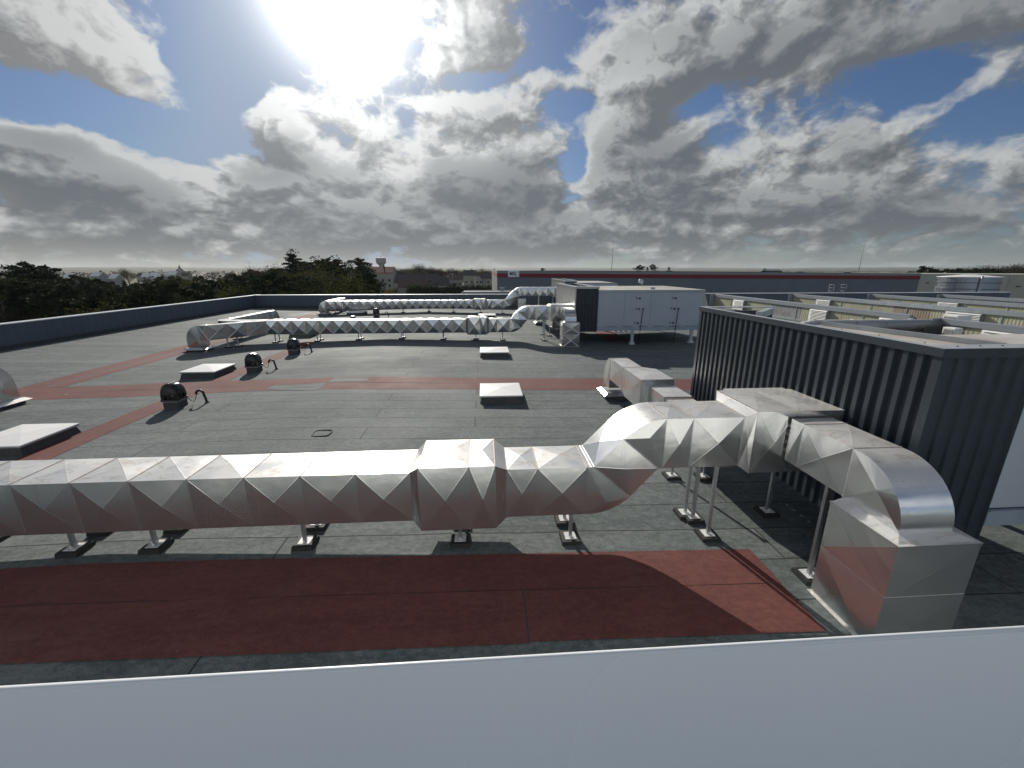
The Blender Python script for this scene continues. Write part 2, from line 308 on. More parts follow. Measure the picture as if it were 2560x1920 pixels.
# ------------------------------------------------------------------ mesh helpers
ORG = {}
class MB:
    def __init__(s): s.v = []; s.f = []; s.mi = []; s.sm = []
    def face(s, pts, mi=0, sm=False):
        n = len(s.v); s.v += [tuple(p) for p in pts]; s.f.append(tuple(range(n, n + len(pts)))); s.mi.append(mi); s.sm.append(sm)
    def box(s, x0, x1, y0, y1, z0, z1, mi=0):
        s.hexa([(x0, y0, z0), (x1, y0, z0), (x1, y1, z0), (x0, y1, z0), (x0, y0, z1), (x1, y0, z1), (x1, y1, z1), (x0, y1, z1)], mi)
        return s
    def hexa(s, p, mi=0):
        n = len(s.v); s.v += [tuple(q) for q in p]
        for f in ((0, 3, 2, 1), (4, 5, 6, 7), (0, 1, 5, 4), (1, 2, 6, 5), (2, 3, 7, 6), (3, 0, 4, 7)):
            s.f.append(tuple(n + k for k in f)); s.mi.append(mi); s.sm.append(False)
    def tube(s, pts, r, n=10, mi=0, cap=True, sm=True):
        pts = [Vector(p) for p in pts]; rings = []
        rr = r if isinstance(r, (list, tuple)) else [r] * len(pts)
        ref = None
        for i, p in enumerate(pts):
            t = (pts[min(i + 1, len(pts) - 1)] - pts[max(i - 1, 0)]).normalized()
            if ref is None: ref = Vector((0, 0, 1)) if abs(t.z) < .9 else Vector((1, 0, 0))
            u = t.cross(ref).normalized(); w = u.cross(t).normalized(); ref = w
            base = len(s.v)
            for k in range(n):
                a = 2 * math.pi * k / n; s.v.append(tuple(p + (u * math.cos(a) + w * math.sin(a)) * rr[i]))
            rings.append(base)
        for a, b in zip(rings, rings[1:]):
            for k in range(n):
                s.f.append((a + k, b + k, b + (k + 1) % n, a + (k + 1) % n)); s.mi.append(mi); s.sm.append(sm)
        if cap:
            s.f.append(tuple(rings[0] + k for k in range(n))); s.mi.append(mi); s.sm.append(False)
            s.f.append(tuple(rings[-1] + k for k in reversed(range(n)))); s.mi.append(mi); s.sm.append(False)
        return s
    def prism(s, poly, axis, a, b, mi=0):
        """poly of 2D points extruded along axis 'x','y' or 'z' from a to b"""
        def P(u, w, t): return {'x': (t, u, w), 'y': (u, t, w), 'z': (u, w, t)}[axis]
        n = len(poly)
        s.face([P(u, w, a) for u, w in poly], mi); s.face([P(u, w, b) for u, w in reversed(poly)], mi)
        for k in range(n):
            p, q = poly[k], poly[(k + 1) % n]
            s.face([P(*p, a), P(*p, b), P(*q, b), P(*q, a)], mi)
        return s
    def build(s, name, mats, parent=None, fix=True, weld=0.0, bevel=0.0):
        me = bpy.data.meshes.new(name)
        o0 = ORG.get(parent.name, Vector()) if parent else Vector()
        me.from_pydata([(x - o0.x, y - o0.y, z - o0.z) for x, y, z in s.v], [], s.f)
        for m in (mats if isinstance(mats, (list, tuple)) else [mats]): me.materials.append(m)
        me.polygons.foreach_set('material_index', s.mi); me.polygons.foreach_set('use_smooth', s.sm)
        if fix:
            import bmesh
            bm = bmesh.new(); bm.from_mesh(me)
            if weld: bmesh.ops.remove_doubles(bm, verts=bm.verts, dist=weld)
            bmesh.ops.recalc_face_normals(bm, faces=bm.faces); bm.to_mesh(me); bm.free()
        me.update()
        o = bpy.data.objects.new(name, me); C.objects.link(o)
        if parent: o.parent = parent; ORG[o.name] = o0
        else: ORG[o.name] = Vector()
        if bevel:
            bv = o.modifiers.new('bevel', 'BEVEL'); bv.width = bevel; bv.segments = 2; bv.limit_method = 'ANGLE'
        return o
def thing(name, loc, label, cat, group=None):
    o = bpy.data.objects.new(name, None); C.objects.link(o); o.location = loc; o.empty_display_size = .3
    ORG[o.name] = Vector(loc); tag(o, label, cat, group); return o
def tag(o, label=None, cat=None, group=None, kind=None):
    if label: o['label'] = label
    if cat: o['category'] = cat
    if group: o['group'] = group
    if kind: o['kind'] = kind
    return o
def kids(o): return [c for c in bpy.data.objects if c.parent == o]
def copy_tree(o, loc, label, group=None, rotz=None, scale=None, parent=None):
    c = o.copy(); C.objects.link(c); c.parent = parent
    ORG[c.name] = Vector(loc) if parent is None else ORG.get(parent.name, Vector())
    if parent is None:
        c.location = loc
        if rotz is not None: c.rotation_euler = (0, 0, rotz)
        if scale is not None: c.scale = scale
        c['label'] = label
        if group: c['group'] = group
    for ch in kids(o): copy_tree(ch, None, None, parent=c)
    return c
ZP = [(-60, .14), (-24.6, .10), (-15.2, -.10), (-5.4, .13), (9, -.22), (24, .10), (120, .10)]
def rz(x):
    for (a, za), (b, zb) in zip(ZP, ZP[1:]):
        if x <= b: return za + (zb - za) * (x - a) / (b - a)
    return ZP[-1][1]

# ------------------------------------------------------------------ roof deck and its coverings
def sheet(x0, x1, y0, y1, dz, name, mat, skew=0.0, jag=0.0, seed=1):
    """roof covering following the falls of the roof; real 4 mm steps between layers"""
    xs = sorted(set([x0, x1] + [a for a, _ in ZP if x0 < a < x1] + [x0 + (x1 - x0) * i / 40 for i in range(41)]))
    r = random.Random(seed); mb = MB(); pts = []
    for x in xs:
        j0 = jag * math.sin(x * .9 + seed) + jag * .5 * math.sin(x * 2.3); j1 = jag * math.sin(x * .7 + 2 * seed) + jag * .4 * math.sin(x * 3.1)
        soft = .012 * math.exp(-((x + 5.4) / 1.0) ** 2) - .0
        pts.append(((x, y0 + j0, rz(x) + dz - soft), (x, y1 + j1, rz(x) + dz - soft)))
    for a, b in zip(pts, pts[1:]):
        mb.face([a[0], b[0], b[1], a[1]])
    return tag(mb.build(name, mat, fix=False), kind='structure')
sheet(-24.6, 110, -30, 46.3, 0.0, 'roof_deck', ROOFM)
sheet(-14, 3.90, 3.69, 5.16, .004, 'red_path_underlay', CURB)
sheet(-14, .428, 3.66, 4.457, .010, 'red_roofing_path', REDM, jag=.004)
sheet(.445, 3.93, 3.68, 4.457, .009, 'red_roofing_path', REDM, jag=.004)
sheet(-14, -2.63, 4.466, 5.19, .008, 'red_roofing_path', REDM, jag=.003)
sheet(-2.622, 2.02, 4.466, 5.18, .010, 'red_roofing_path', REDM, jag=.003, seed=2)
sheet(2.028, 3.95, 4.466, 5.175, .008, 'red_roofing_path', REDM, jag=.003)
sheet(-16.6, 5.6, 13.82, 14.60, .004, 'red_roofing_path', REDM, jag=.03, seed=3)
sheet(5.62, 23.5, 13.82, 14.60, .005, 'red_roofing_path', REDM, jag=.02, seed=3)
sheet(-16.6, -1.5, 14.615, 15.42, .005, 'red_roofing_path', REDM, jag=.03, seed=5)
sheet(-1.48, 23.5, 14.615, 15.42, .004, 'red_roofing_path', REDM, jag=.03, seed=5)
sheet(-7.4, -5.6, 13.84, 14.45, .008, 'worn_grey_patch', ROOFM, jag=.12, seed=9)
sheet(-5.6, -4.3, 14.75, 15.40, .009, 'worn_grey_patch', ROOFM, jag=.12, seed=4)
def strip_y(x0, x1, y0, y1, dz, name, mat):
    mb = MB(); n = 24
    for i in range(n):
        a, b = y0 + (y1 - y0) * i / n, y0 + (y1 - y0) * (i + 1) / n
        wa, wb = .02 * math.sin(a), .02 * math.sin(b)
        xs = sorted(set([x0, x1] + [q for q, _ in ZP if x0 < q < x1]))
        for p, q in zip(xs, xs[1:]):
            mb.face([(p + wa, a, rz(p) + dz), (q + wa, a, rz(q) + dz), (q + wb, b, rz(q) + dz), (p + wb, b, rz(p) + dz)])
    return tag(mb.build(name, mat, fix=False), kind='structure')
strip_y(-10.22, -9.45, 5.19, 13.80, .006, 'red_roofing_path', REDM)
strip_y(-10.22, -9.45, 15.44, 24.5, .006, 'red_roofing_path', REDM)
strip_y(-16.55, -15.9, 15.44, 45.5, .006, 'red_roofing_path', REDM)
strip_y(-15.9, -15.55, 15.44, 45.5, .005, 'washed_roofing_gutter', REDW)
strip_y(-15.55, -15.2, 15.44, 45.5, .006, 'red_roofing_path', REDM)
strip_y(7.5, 8.9, 24.6, 45.5, .006, 'red_roofing_path', REDM)

# building below the roof
mb = MB(); mb.box(-24.75, 110, -32, 46.5, -9.0, -.32)
tag(mb.build('industrial_building', PARA), 'slate blue warehouse whose flat roof fills the foreground', 'building')

# parapets: ribbed inner cladding, pale coping
def parapet(label, along, a0, a1, pos, inward, ztop=1.30):
    t = thing('parapet_wall', ((pos, a0, 0) if along == 'y' else (a0, pos, 0)), label, 'parapet')
    m = MB(); n = int(abs(a1 - a0) / .25)
    prof = []
    for i in range(n + 1):
        s = a0 + (a1 - a0) * i / n; d = .03 if i % 2 else 0
        prof.append((s, d))
    for (s, d), (s2, d2) in zip(prof, prof[1:]):
        for (u, dd, u2, dd2) in (((s, d, s + (s2 - s) * .15, d2)), ((s + (s2 - s) * .15, d2, s2, d2))):
            def P(u, dd, z): return (pos + inward * dd, u, z) if along == 'y' else (u, pos + inward * dd, z)
            m.face([P(u, dd, -.3), P(u2, dd2, -.3), P(u2, dd2, ztop - .03), P(u, dd, ztop - .03)])
    m.build('cladding', PARA, t, fix=False)
    w = MB()
    lo, hi = sorted((pos - inward * .04, pos - inward * .42))
    if along == 'y': w.box(lo, hi, a0, a1, -9, ztop - .03)
    else: w.box(a0, a1, lo, hi, -9, ztop - .03)
    w.build('wall_core', PARA, t)
    c = MB(); lo, hi = sorted((pos + inward * .07, pos - inward * .46))
    if along == 'y': c.box(lo, hi, a0 - .3, a1, ztop - .02, ztop + .03)
    else: c.box(a0, a1, lo, hi, ztop - .02, ztop + .03)
    c.build('coping', PCOP, t)
    u = MB()                                         # black membrane upstand at the foot
    lo, hi = sorted((pos + inward * .035, pos + inward * .12))
    if along == 'y': u.box(lo, hi, a0, a1, -.3, .28)
    else: u.box(a0, a1, lo, hi, -.3, .26)
    u.build('membrane_upstand', CURB, t)
    return t
parapet('long slate blue parapet with pale coping along the left roof edge', 'y', -20, 47.6, -24.1, 1, 1.33)
parapet('slate blue parapet with sunlit coping across the far roof edge', 'x', -24.05, 62, 46.2, -1, 1.36)

# ------------------------------------------------------------------ duct work
def fx(x, y0, y1, z0, z1): return [(x, y0, z0), (x, y1, z0), (x, y1, z1), (x, y0, z1)]
def fy(y, x0, x1, z0, z1): return [(x0, y, z0), (x1, y, z0), (x1, y, z1), (x0, y, z1)]
def fz(z, x0, x1, y0, y1): return [(x0, y0, z), (x1, y0, z), (x1, y1, z), (x0, y1, z)]
def sect(mb, q0, q1, bulge=.02, sides=(0, 1, 2, 3)):
    q0 = [Vector(p) for p in q0]; q1 = [Vector(p) for p in q1]
    cen = sum(q0 + q1, Vector()) / 8
    for k in sides:
        a, b, c, d = q0[k], q0[(k + 1) % 4], q1[(k + 1) % 4], q1[k]
        m = (a + b + c + d) / 4; n = (b - a).cross(d - a)
        if n.length < 1e-9: continue
        n.normalize()
        if n.dot(m - cen) < 0: n = -n; a, b, c, d = a, d, c, b
        m = m + n * bulge * (1 + .25 * rnd.uniform(-1, 1)) + Vector((rnd.uniform(-.01, .01), rnd.uniform(-.01, .01), 0))
        for p, q in ((a, b), (b, c), (c, d), (d, a)): mb.face([p, q, m])
        if bulge > .005:                                 # pressed crease standing slightly proud along each diagonal
            far_ = a.y > 18
            cw, ch = (.016, .005) if far_ else (.009, .0011)
            for p in (a, b, c, d):
                dirv = (m - p).normalized(); sdv = n.cross(dirv).normalized() * cw; p0 = p + dirv * .03
                mb.face([p0 - sdv, m - sdv, m + n * ch, p0 + n * ch]); mb.face([p0 + n * ch, m + n * ch, m + sdv, p0 + sdv])
def capq(mb, q): mb.face(q)
def ring(mb, q, axis, proud=.005, half=.006, mi=0):
    if axis in ((1, 0, 0), (0, 1, 0)):              # dab of sealant along the top joint
        zt_ = max(p[2] for p in q); xs_ = [p[0] for p in q]; ys_ = [p[1] for p in q]; a_ = Vector(axis) * .007
        mb.box(min(xs_) - a_.x, max(xs_) + a_.x, min(ys_) - a_.y, max(ys_) + a_.y, zt_ + .0015, zt_ + proud + .002, 1)
    q = [Vector(p) for p in q]; cen = sum(q, Vector()) / 4; ax = Vector(axis)
    ex = []
    for p in q:
        d = p - cen; d2 = Vector([math.copysign(proud, v) if abs(v) > 1e-4 else 0 for v in d])
        ex.append(p + d2)
    mb.hexa([p - ax * half for p in ex] + [p + ax * half for p in ex], mi)
def bend(mb, A, B, w0, w1, axis, bulge=.02, corner=None):
    """A and B: matching outer / inner outline points (s, z); walls between, flat cheeks at w0 and w1"""
    P = (lambda s, z, w: Vector((s, w, z))) if axis == 'x' else (lambda s, z, w: Vector((w, s, z)))
    n = len(A)
    def strip(L):
        seg = [q for q in L]
        base = len(mb.v)
        for s, z in seg: mb.v += [tuple(P(s, z, w0)), tuple(P(s, z, w1))]
        for i in range(len(seg) - 1):
            if (Vector(seg[i]) - Vector(seg[i + 1])).length < 1e-5: continue
            k = base + 2 * i; mb.f.append((k, k + 1, k + 3, k + 2)); mb.mi.append(0); mb.sm.append(True)
    strip(A); strip(B)
    loop = list(A) + list(reversed(B)); lp = []
    for q in loop:
        if not lp or (Vector(lp[-1]) - Vector(q)).length > 1e-5: lp.append(q)
    if (Vector(lp[0]) - Vector(lp[-1])).length < 1e-5: lp.pop()
    ctr = (Vector(A[0]) + Vector(A[-1]) + Vector(B[0]) + Vector(B[-1])) / 4
    if (Vector(B[0]) - Vector(B[-1])).length < .2 or (Vector(A[0]) - Vector(A[-1])).length < .2:
        ctr = sum((Vector(q) for q in lp), Vector((0, 0))) / len(lp)
    for w, sg in ((w0, -1), (w1, 1)):
        c = P(ctr.x, ctr.y, w + sg * bulge)
        for i in range(len(lp)): mb.face([P(*lp[i], w), P(*lp[(i + 1) % len(lp)], w), c])
def arc(cx, cz, r0, a0, a1, n=10): return [(cx + r0 * math.cos(R(a0 + (a1 - a0) * i / n)), cz + r0 * math.sin(R(a0 + (a1 - a0) * i / n))) for i in range(n + 1)]

def support(root, x, y, ztop, yaw=0.0):
    z0 = rz(x)
    m = MB(); a = .024
    m.box(x - a, x + a, y - a, y - a + .006, z0 + .07, ztop); m.box(x - a, x - a + .006, y - a + .006, y + a, z0 + .07, ztop); m.box(x + a - .006, x + a, y - a + .006, y + a, z0 + .07, ztop)
    m.box(x - .05, x + .05, y - .04, y + .04, ztop - .008, ztop + .004)
    leg = m.build('leg', GALV, root)
    p = MB(); p.box(x - .085, x + .085, y - .09, y + .09, z0 + .062, z0 + .07); p.box(x - .012, x + .012, y - .05, y - .03, z0 + .07, z0 + .10); p.box(x - .012, x + .012, y + .03, y + .05, z0 + .07, z0 + .10)
    p.build('base_plate', PLATE, leg)
    q = MB(); q.hexa([(x - .15, y - .15, z0), (x + .15, y - .15, z0), (x + .15, y + .15, z0), (x - .15, y + .15, z0), (x - .14, y - .14, z0 + .06), (x + .14, y - .14, z0 + .06), (x + .14, y + .14, z0 + .06), (x - .14, y + .14, z0 + .06)])
    q.build('rubber_pad', RUB, leg)

def curb(root, x0, x1, y0, y1, h=.20, fl=.10):
    z = rz((x0 + x1) / 2)
    m = MB(); m.box(x0, x1, y0, y1, z - .05, z + h); m.build('curb', CURB, root)
    f = MB(); f.hexa([(x0 - fl, y0 - fl, z + h - .03), (x1 + fl, y0 - fl, z + h - .03), (x1 + fl, y1 + fl, z + h - .03), (x0 - fl, y1 + fl, z + h - .03),
                      (x0, y0, z + h + .05), (x1, y0, z + h + .05), (x1, y1, z + h + .05), (x0, y1, z + h + .05)]); f.build('curb_flashing', STEEL_FAR, root)
    return z + h + .05

def duct_system(yo, label, st, left_x=-11.6, rise=.71, x_end=3.68, end='turn', n_far=0.0, dz=0.0, xc=1.44, plen=True, legs=None, ext_y=13.4, pf=1.45):
    """one run of ducting: long main run, silencer, S bend up, high run, plenum, drop to the roof"""
    root = thing('air_duct', (0, yo + 5.7, 0), label, 'duct', 'galvanised ducts running across the roof')
    y0, y1, z0, z1 = yo + 5.35, yo + 6.12, .50 + dz, 1.26 + dz
    MM = [st, SEAM]
    def piece(name, fn):
        m = MB(); fn(m); return m.build(name, MM, root, fix=False)
    # main run left of the silencer
    xs = [-1.08]
    while xs[-1] > left_x: xs.append(xs[-1] - .745)
    for a, b in zip(xs, xs[1:]):
        def fn(m, a=a, b=b):
            sect(m, fx(b, y0, y1, z0, z1), fx(a, y0, y1, z0, z1), .022 * pf); ring(m, fx(b, y0, y1, z0, z1), (1, 0, 0))
        piece('duct_section', fn)
    xl = xs[-1]
    # silencer
    X0, X1 = -.95, .11
    Y0, Y1, Z0, Z1 = y0 - .10, y1 + .10, z0 - .11, z1 + .11
    def fn(m):
        sect(m, fx(-1.08, y0, y1, z0, z1), fx(X0, Y0, Y1, Z0, Z1), 0.0)
        sect(m, fx(X0, Y0, Y1, Z0, Z1), fx(-.25, Y0, Y1, Z0, Z1), .028 * pf); sect(m, fx(-.25, Y0, Y1, Z0, Z1), fx(X1, Y0, Y1, Z0, Z1), .02 * pf)
        sect(m, fx(X1, Y0, Y1, Z0, Z1), fx(.28, y0, y1, z0, z1), 0.0)
        for q in (fx(-1.08, y0, y1, z0, z1), fx(.28, y0, y1, z0, z1)): ring(m, q, (1, 0, 0))
        for q in (fx(X0, Y0, Y1, Z0, Z1), fx(X1, Y0, Y1, Z0, Z1), fx(-.25, Y0, Y1, Z0, Z1)): ring(m, q, (1, 0, 0), .004, .006)
    piece('silencer', fn)
    e0 = xc - 1.44
    for a, b in ((.28, .72), (.72, 1.44 + e0)):
        def fn(m, a=a, b=b):
            sect(m, fx(a, y0, y1, z0, z1), fx(b, y0, y1, z0, z1), .02 * pf); ring(m, fx(b, y0, y1, z0, z1), (1, 0, 0))
        piece('duct_section', fn)
    # S bend
    e = rise - .71; o = e0
    def fn(m):
        B = [(1.44 + o, z0)] + arc(1.50 + o, z0 + .80, .80, -90, -42, 9); A = [(1.44 + o, z1)] + [(1.53 + o, z1)] * 10
        bend(m, A, B, y0, y1, 'x', .02 * pf)
        bx, bz = B[-1]
        q0 = [(bx, y0, bz), (bx, y1, bz), (1.53 + o, y1, z1), (1.53 + o, y0, z1)]
        bx2, bz2 = 2.48 + o + e, z0 + .71 + e; tx, tz = 1.93 + o + e, z1 + .42 + e
        q1 = [(bx2, y0, bz2), (bx2, y1, bz2), (tx, y1, tz), (tx, y0, tz)]
        sect(m, q0, q1, .022 * pf)
        top = [(tx, tz)] + [(2.04 + o + e, z1 + .52 + e), (2.16 + o + e, z1 + .60 + e), (2.29 + o + e, z1 + .66 + e), (2.42 + o + e, z1 + .70 + e), (2.54 + o + e, z1 + .71 + e)]
        bend(m, top, [(bx2, bz2)] * 5 + [(2.54 + o + e, z0 + .71 + e)], y0, y1, 'x', .02 * pf)
        ring(m, q0, Vector((.7, 0, .7)), .004, .008); ring(m, q1, Vector((.7, 0, .7)), .004, .008); ring(m, fx(1.50 + o, y0, y1, z0, z1), (1, 0, 0), .006, .008)
    piece('offset_bend', fn)
    u0, u1 = z0 + rise, z1 + rise; xa = 2.54 + o + e
    hx = [xa, xa + .39] + [xa + .39 + (x_end - xa - .39) * k / max(1, round((x_end - xa - .39) / .75)) for k in range(1, max(1, round((x_end - xa - .39) / .75)) + 1)]
    for a, b in zip(hx, hx[1:]):
        def fn(m, a=a, b=b):
            sect(m, fx(a, y0, y1, u0, u1), fx(b, y0, y1, u0, u1), .02 * pf); ring(m, fx(a, y0, y1, u0, u1), (1, 0, 0))
        piece('duct_section', fn)
    if plen:
        px0, px1, py0, py1, pz0, pz1 = 3.85, 5.14, yo + 5.33, yo + 6.42, 1.10 + dz, 2.05 + dz
        def fn(m):
            sect(m, fx(x_end, y0, y1, u0, u1), fx(px0, py0, py1, pz0, pz1), .0)
            xm = 4.45
            sect(m, fx(px0, py0, py1, pz0, pz1), fx(xm, py0, py1, pz0, pz1), .02); sect(m, fx(xm, py0, py1, pz0, pz1), fx(px1, py0, py1, pz0, pz1), .02)
            ring(m, fx(px0, py0, py1, pz0, pz1), (1, 0, 0), .005, .007); ring(m, fx(x_end, y0, y1, u0, u1), (1, 0, 0))
            m.box(px0 + .22, px1, yo + 6.44, yo + 6.62, pz0 + .1, pz1 - .03)
        piece('plenum', fn)
        # branch towards the viewer, turning down into the roof
        a0, a1, b0, b1 = 4.34, 4.95, 1.32 + dz, 1.95 + dz
        ye, yf = yo + 4.28, yo + 3.55
        def fn(m):
            sect(m, fy(yo + 5.06, a0, a1, b0, b1), fy(yo + 5.28, a0, a1, b0, b1), .008)
            sect(m, fy(ye, a0, a1, b0, b1), fy(yo + 5.06, a0, a1, b0, b1), .034)
            for q in (yo + 5.06, yo + 5.28): ring(m, fy(q, a0, a1, b0, b1), (0, 1, 0), .006, .008)
            for k in range(4): m.box(a0 + .02, a0 + .05, yo + 5.285, yo + 5.325, b0 + .1 + .13 * k, b0 + .14 + .13 * k, 1)
        piece('branch_section', fn)
        def fn(m):
            A = [(ye, b1)] + [(yf + .66 - .66 * math.sin(R(t)), b0 + .0 + (b1 - b0) * math.cos(R(t)) if False else b0 + (b1 - b0) * math.cos(R(t))) for t in range(6, 91, 7)]
            A.append((yf, b0 - .02)); B = [(ye, b0)] * (len(A) - 1) + [(ye, b0 - .02)]
            bend(m, A, B, a0, a1, 'y', .05)
            ring(m, fy(ye, a0, a1, b0, b1), (0, 1, 0), .005, .007)
        piece('elbow', fn)
        c0, c1, d0, d1, ct = 4.20, 5.12, yo + 3.40, yo + 4.27, 1.25 + dz
        def fn(m):
            sect(m, fz(ct, c0, c1, d0, d1), fz(b0 - .02, a0, a1, yf, ye - .01), .0)
            rb = rz(4.6) + .02; mid = (ct + rb) / 2 + .04
            sect(m, fz(mid, c0, c1, d0, d1), fz(ct, c0, c1, d0, d1), .028); sect(m, fz(rb, c0, c1, d0, d1), fz(mid, c0, c1, d0, d1), .028)
            ring(m, fz(ct, c0, c1, d0, d1), (0, 0, 1), .008, .009, 0); ring(m, fz(mid, c0, c1, d0, d1), (0, 0, 1), .003, .004, 0)
            z = rz(4.6); m.box(c0 - .03, c1 + .03, d0 - .03, d1 + .03, z - .04, z + .05, 0)
        piece('riser_box', fn)
        # lower duct on the far side, dropping into the roof behind
        g0, g1, h0, h1 = 3.97, 4.53, .60 + dz, 1.27 + dz
        def fn(m):
            sect(m, fy(yo + 6.6, 4.15, 4.80, .52 + dz, 1.10 + dz), fy(yo + 7.9, 4.15, 4.80, .52 + dz, 1.10 + dz), .02)
            sect(m, fy(yo + 7.9, 4.15, 4.80, .52 + dz, 1.10 + dz), fy(yo + 8.92, 4.15, 4.80, .52 + dz, 1.10 + dz), .02)
            m.box(4.19, 4.76, yo + 8.90, yo + 9.02, .56 + dz, 1.07 + dz, 1)
            sect(m, fy(yo + 9.0, 4.15, 4.82, .50 + dz, 1.13 + dz), fy(yo + 9.95, 4.15, 4.82, .50 + dz, 1.13 + dz), .02)
            for q in (7.9, 8.92, 9.0): ring(m, fy(yo + q, 4.15, 4.81, .51 + dz, 1.11 + dz), (0, 1, 0))
        piece('low_duct_section', fn)
        def fn(m):
            sect(m, fy(yo + 9.95, 4.15, 4.82, .50 + dz, 1.13 + dz), fy(yo + 10.05, 3.97, 4.84, .48 + dz, h1), .0)
            sect(m, fy(yo + 10.05, 3.97, 4.84, .48 + dz, h1), fy(yo + 11.2, 3.97, 4.84, .48 + dz, h1), .02)
            sect(m, fy(yo + 11.2, 3.97, 4.84, .48 + dz, h1), fy(yo + 11.45, g0, g1, h0, h1), .0)
            ring(m, fy(yo + 10.05, 3.97, 4.84, .48 + dz, h1), (0, 1, 0), .004, .006)
        piece('silencer', fn)
        def fn(m):
            ys, yt = yo + 12.68, yo + 13.3
            sect(m, fy(yo + 11.45, g0, g1, h0, h1), fy(ys, g0, g1, h0, h1), .02)
            A = [(ys, h1)] + [(ys + .02 + .60 * math.sin(R(t)), h0 + (h1 - h0) * math.cos(R(t))) for t in range(8, 91, 9)] + [(yt, h0 - .30)]
            B = [(ys, h0)] * (len(A) - 1) + [(ys, h0 - .30)]
            bend(m, A, B, g0, g1, 'y', .018); ring(m, fy(yo + 11.45, g0, g1, h0, h1), (0, 1, 0)); ring(m, fy(ys, g0, g1, h0, h1), (0, 1, 0), .005, .006)
        piece('elbow', fn)
        curb(root, g0 - .05, g1 + .1, yo + 12.62, yo + 13.38, .20, .12)
    # left end
    if end in ('turn', 'branch'):
        rb = .385; cx = xl
        def fn(m):
            # flat turn towards +Y with rounded outside
            x_in = -14.57; xo = -15.12
            sect(m, fx(-14.15, y0, y1, z0, z1), fx(xl, y0, y1, z0, z1), .02)
            outer = [(-14.15, y0)] + [(-14.15 - .97 * math.sin(R(t)), y0 + .97 - .97 * math.cos(R(t))) for t in range(10, 91, 10)]
            inner = [(-14.15, y1)] + [(-14.15 - .40 * math.sin(R(t)), y1 + .2 - .2 * math.cos(R(t))) for t in range(10, 91, 10)]
            for (a, b), (c, d) in zip(zip(outer, inner), list(zip(outer, inner))[1:]):
                for zz in (z0, z1): m.face([(a[0], a[1], zz), (b[0], b[1], zz), (d[0], d[1], zz), (c[0], c[1], zz)])
            for L in (outer, inner):
                base = len(m.v)
                for s, t in L: m.v += [(s, t, z0), (s, t, z1)]
                for i in range(len(L) - 1):
                    k = base + 2 * i; m.f.append((k, k + 1, k + 3, k + 2)); m.mi.append(0); m.sm.append(True)
            ring(m, fx(-14.15, y0, y1, z0, z1), (1, 0, 0))
        piece('plan_bend', fn)
        ya = y0 + .97; n = max(1, round((ext_y - .6 - ya) / .75))
        for k in range(n):
            a = ya + (ext_y - .6 - ya) * k / n; b = ya + (ext_y - .6 - ya) * (k + 1) / n
            def fn(m, a=a, b=b): sect(m, fy(a, -15.12, -14.57, z0, z1), fy(b, -15.12, -14.57, z0, z1), .02 * pf); ring(m, fy(a, -15.12, -14.57, z0, z1), (0, 1, 0))
            piece('duct_section', fn)
        def fn(m):
            ys = ext_y - .6
            A = [(ys, z1)] + [(ys + .6 * math.sin(R(t)), z0 + (z1 - z0) * math.cos(R(t))) for t in range(8, 91, 9)] + [(ext_y, rz(-15) + .2)]
            B = [(ys, z0)] * (len(A) - 1) + [(ys, rz(-15) + .2)]
            bend(m, A, B, -15.12, -14.57, 'y', .05); ring(m, fy(ys, -15.12, -14.57, z0, z1), (0, 1, 0), .005, .006)
        piece('elbow', fn)
        curb(root, -15.18, -14.51, ext_y - .66, ext_y + .06, .16, .12)
        for yy in [ya + 1 + 1.9 * k for k in range(int((ext_y - ya - 1.2) / 1.9) + 1)]: support(root, -14.68, yy, z0); support(root, -15.0, yy, z0)
    if end == 'branch':
        w0, w1 = yo + 3.45, yo + 4.15
        def fn(m):
            sect(m, fx(-12.95, yo + 4.75, yo + 5.34, z0, z1), fx(-12.1, y0 - .004, y1 - .3, z0 + .004, z1 - .004), .015)
            ring(m, fx(-12.95, yo + 4.75, yo + 5.34, z0, z1), (1, 0, 0))
        piece('branch_section', fn)
        for (xa_, ya_, yb_), (xb_, yc_, yd_) in (((-13.55, yo + 4.1, yo + 4.72), (-12.95, yo + 4.75, yo + 5.34)), ((-14.15, w0, w1), (-13.55, yo + 4.1, yo + 4.72))):
            def fn(m, xa_=xa_, ya_=ya_, yb_=yb_, xb_=xb_, yc_=yc_, yd_=yd_):
                sect(m, fx(xa_, ya_, yb_, z0, z1), fx(xb_, yc_, yd_, z0, z1), .022); ring(m, fx(xa_, ya_, yb_, z0, z1), (1, 0, 0))
            piece('branch_section', fn)
        drop = (w0, w1)
        for q in ((-13.3, yo + 4.45), (-13.75, yo + 4.3)): support(root, q[0], q[1], z0)
    if end == 'down': drop = (y0, y1)
    if end in ('branch', 'down'):
        w0, w1 = drop
        xs_ = -14.15 if end == 'branch' else xl
        def fn(m):
            xe = -14.55
            if xs_ > xe + .02: sect(m, fx(xe, w0, w1, z0, z1), fx(xs_, w0, w1, z0, z1), .02)
            A = [(xe, z1)] + [(xe - .68 * math.sin(R(t)), z0 + (z1 - z0) * math.cos(R(t))) for t in range(8, 91, 9)] + [(xe - .68, rz(-15) + .2)]
            B = [(xe, z0)] * (len(A) - 1) + [(xe, rz(-15) + .2)]
            bend(m, A, B, w0, w1, 'x', .055); ring(m, fx(xe, w0, w1, z0, z1), (1, 0, 0), .005, .006)
            ring(m, fz(.22, xe - .68, xe, w0, w1), (0, 0, 1), .006, .01, 0)
        piece('elbow', fn)
        curb(root, -15.30, -14.48, w0 - .08, w1 + .08, .13, .14)
    for (x, zt) in legs:
        for yy in (yo + 5.50, yo + 5.98): support(root, x, yy, zt + dz)
    return root

